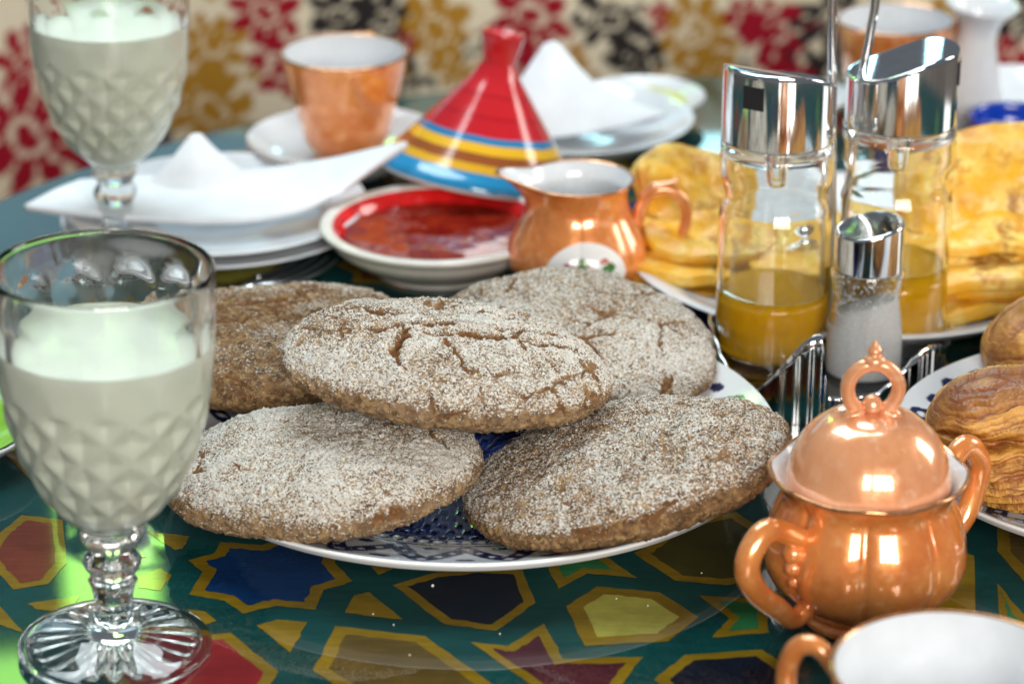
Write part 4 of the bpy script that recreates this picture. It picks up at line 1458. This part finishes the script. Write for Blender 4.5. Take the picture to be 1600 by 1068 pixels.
def croissant(label, loc, rot, L=13.0, R0=3.1, bend=.7, seed=0, crev=(), strata=1.0, toast=1.0):
    nu, nv = 300, 420
    t = np.linspace(0, 1, nu)
    t = .5 - .5 * np.cos(np.pi * t)
    a = np.arange(nv) / nv * 2 * np.pi
    T, A = np.meshgrid(t, a, indexing='ij')
    u = 2 * T - 1                                          # -1..1 along the roll
    env = (1 - np.abs(u) ** 4.0) ** 0.5
    ca, sa = np.cos(A), np.sin(A)
    r0 = R0 * env
    q_ = np.stack([u * 3.0, ca * env * 1.3, sa * env * 1.3], -1) + seed * 3.1
    w = fbm(q_, 4) - .5
    wf = fbm(np.stack([u * 9, ca * env * 4, sa * env * 7], -1) + seed, 4) - .5
    # sheets of dough lying over each other: contour lines that sink towards the ends
    h = r0 * sa + 1.7 * np.abs(u) ** 3 + 1.1 * w
    s1 = h / .62
    leaf = (s1 % 1.0)
    fine = np.abs(((h / .21 + .9 * wf) % 1) - .5) * 2
    patch = .35 + .65 * sstep(.40, .55, fbm(q_ * 1.6 + 30, 3))
    r = r0 + env * strata * (.42 * leaf + .10 * fine * patch) + .55 * w * env + .12 * wf * env
    crack = np.zeros_like(r)
    for ac, wc, dc in crev:
        d = np.angle(np.exp(1j * (A - ac - .5 * w - .12 * u)))
        e_ = np.exp(-(d / wc) ** 2)
        r = r - dc * env * e_ + .30 * env * np.exp(-((d + 1.9 * wc) / (1.5 * wc)) ** 2)
        crack = np.maximum(crack, e_)
    r = np.maximum(r, .05)
    th = u * bend * .5
    RB = L / bend
    cx, cy = RB * np.sin(th), RB * (np.cos(th) - 1)
    nx_, ny_ = np.sin(th), np.cos(th)
    V = np.stack([cx + nx_ * r * ca, cy + ny_ * r * ca, r * sa * .85], -1)
    layer = np.clip(-.05 + .95 * (1 - leaf) ** 1.5 + .8 * (.5 - fine) * strata * patch + .8 * wf + .5 * crack, 0, 1)
    tst = np.clip(toast * sstep(.62, .95, sa + .5 * w) * (.75 + .8 * wf), 0, .92)
    o = build('croissant', V.reshape(-1, 3), grid_faces(nv, nu), CM, None, attrs={'layer': layer.ravel(), 'toast': tst.ravel()}, loc=loc, rot=rot)
    return tag(o, label, 'croissant', 'croissants on the patterned plate')


k1 = P(1735, 700, 3.7)
croissant('big flaky golden croissant lying on the patterned plate beside the sugar bowl', k1, (rad(0), rad(6), rad(-8)), 14.5, 3.0, .6, 1, crev=((math.pi * .915, .09, 1.0), (math.pi * 1.12, .06, .4)))
k2 = P(1752, 515, 3.3)
croissant('paler croissant lying at the back of the patterned plate before the pancakes', k2, (rad(0), rad(-8), rad(8)), 12.5, 2.6, .6, 4, strata=.5, toast=.4)

# ------------------------------------------------------------------ back right: vase, blue dish, plate; left: white plate with painted lime reflection
vz = P(1500, 205, 0)
vz[2] = .03
vase = lathe('vase', spl([(0, .3), (2.0, .2), (2.2, 0), (2.4, .2), (2.3, 1.2), (1.75, 3.0), (1.3, 4.6), (1.1, 5.6), (1.15, 6.3), (1.5, 7.0), (1.95, 7.45), (1.9, 7.6), (1.4, 7.1), (.95, 6.2), (.9, 5.4), (.6, 3.0), (0, 2.8)], 7), M['white_glaze'], None, 80, loc=vz)
vase.rotation_euler = (rad(6), rad(5), 0)
tag(vase, 'small white vase with flared neck standing behind the oil bottles', 'vase')
wp = P(1600, 150, 1.5)
plain_plate('white plate at the back of the table beside the white vase', (wp[0], wp[1], .03), 5.5, 1.6)
bd = P(1588, 196, 2.0)
blue = lathe('blue_dish', spl([(0, .3), (1.4, .2), (1.6, 0), (2.0, .3), (2.4, 1.4), (2.5, 2.4), (2.3, 2.35), (1.9, 1.2), (0, .9)], 6), principled('cobalt_glaze', (.008, .05, .42), .15, coat=.4), None, 64, loc=(bd[0], bd[1], .03))
tag(blue, 'small cobalt blue dish between the white vase and the pancakes', 'dish')
wp2 = P(1240, 150, 1.4)
plain_plate('white plate at the back of the table behind the oil bottle cap', (wp2[0], wp2[1], .03), 3.2, 1.5)
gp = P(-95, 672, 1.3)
gpl = thing('side_plate', 'white plate with a lime green reflection painted in, standing beside the milk goblet', 'plate', (gp[0], gp[1], .03))
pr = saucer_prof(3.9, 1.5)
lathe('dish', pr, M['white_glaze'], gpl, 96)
lathe('painted_reflection', spl([(0, .60), (1.4, .56), (1.95, .68), (2.9, 1.02), (3.6, 1.40)], 6) + np.array((0, .03)), principled('lime_reflection_paint', (.30, .62, .06), .15), gpl, 96)  # lime reflection on the white plate, put in as a coloured layer
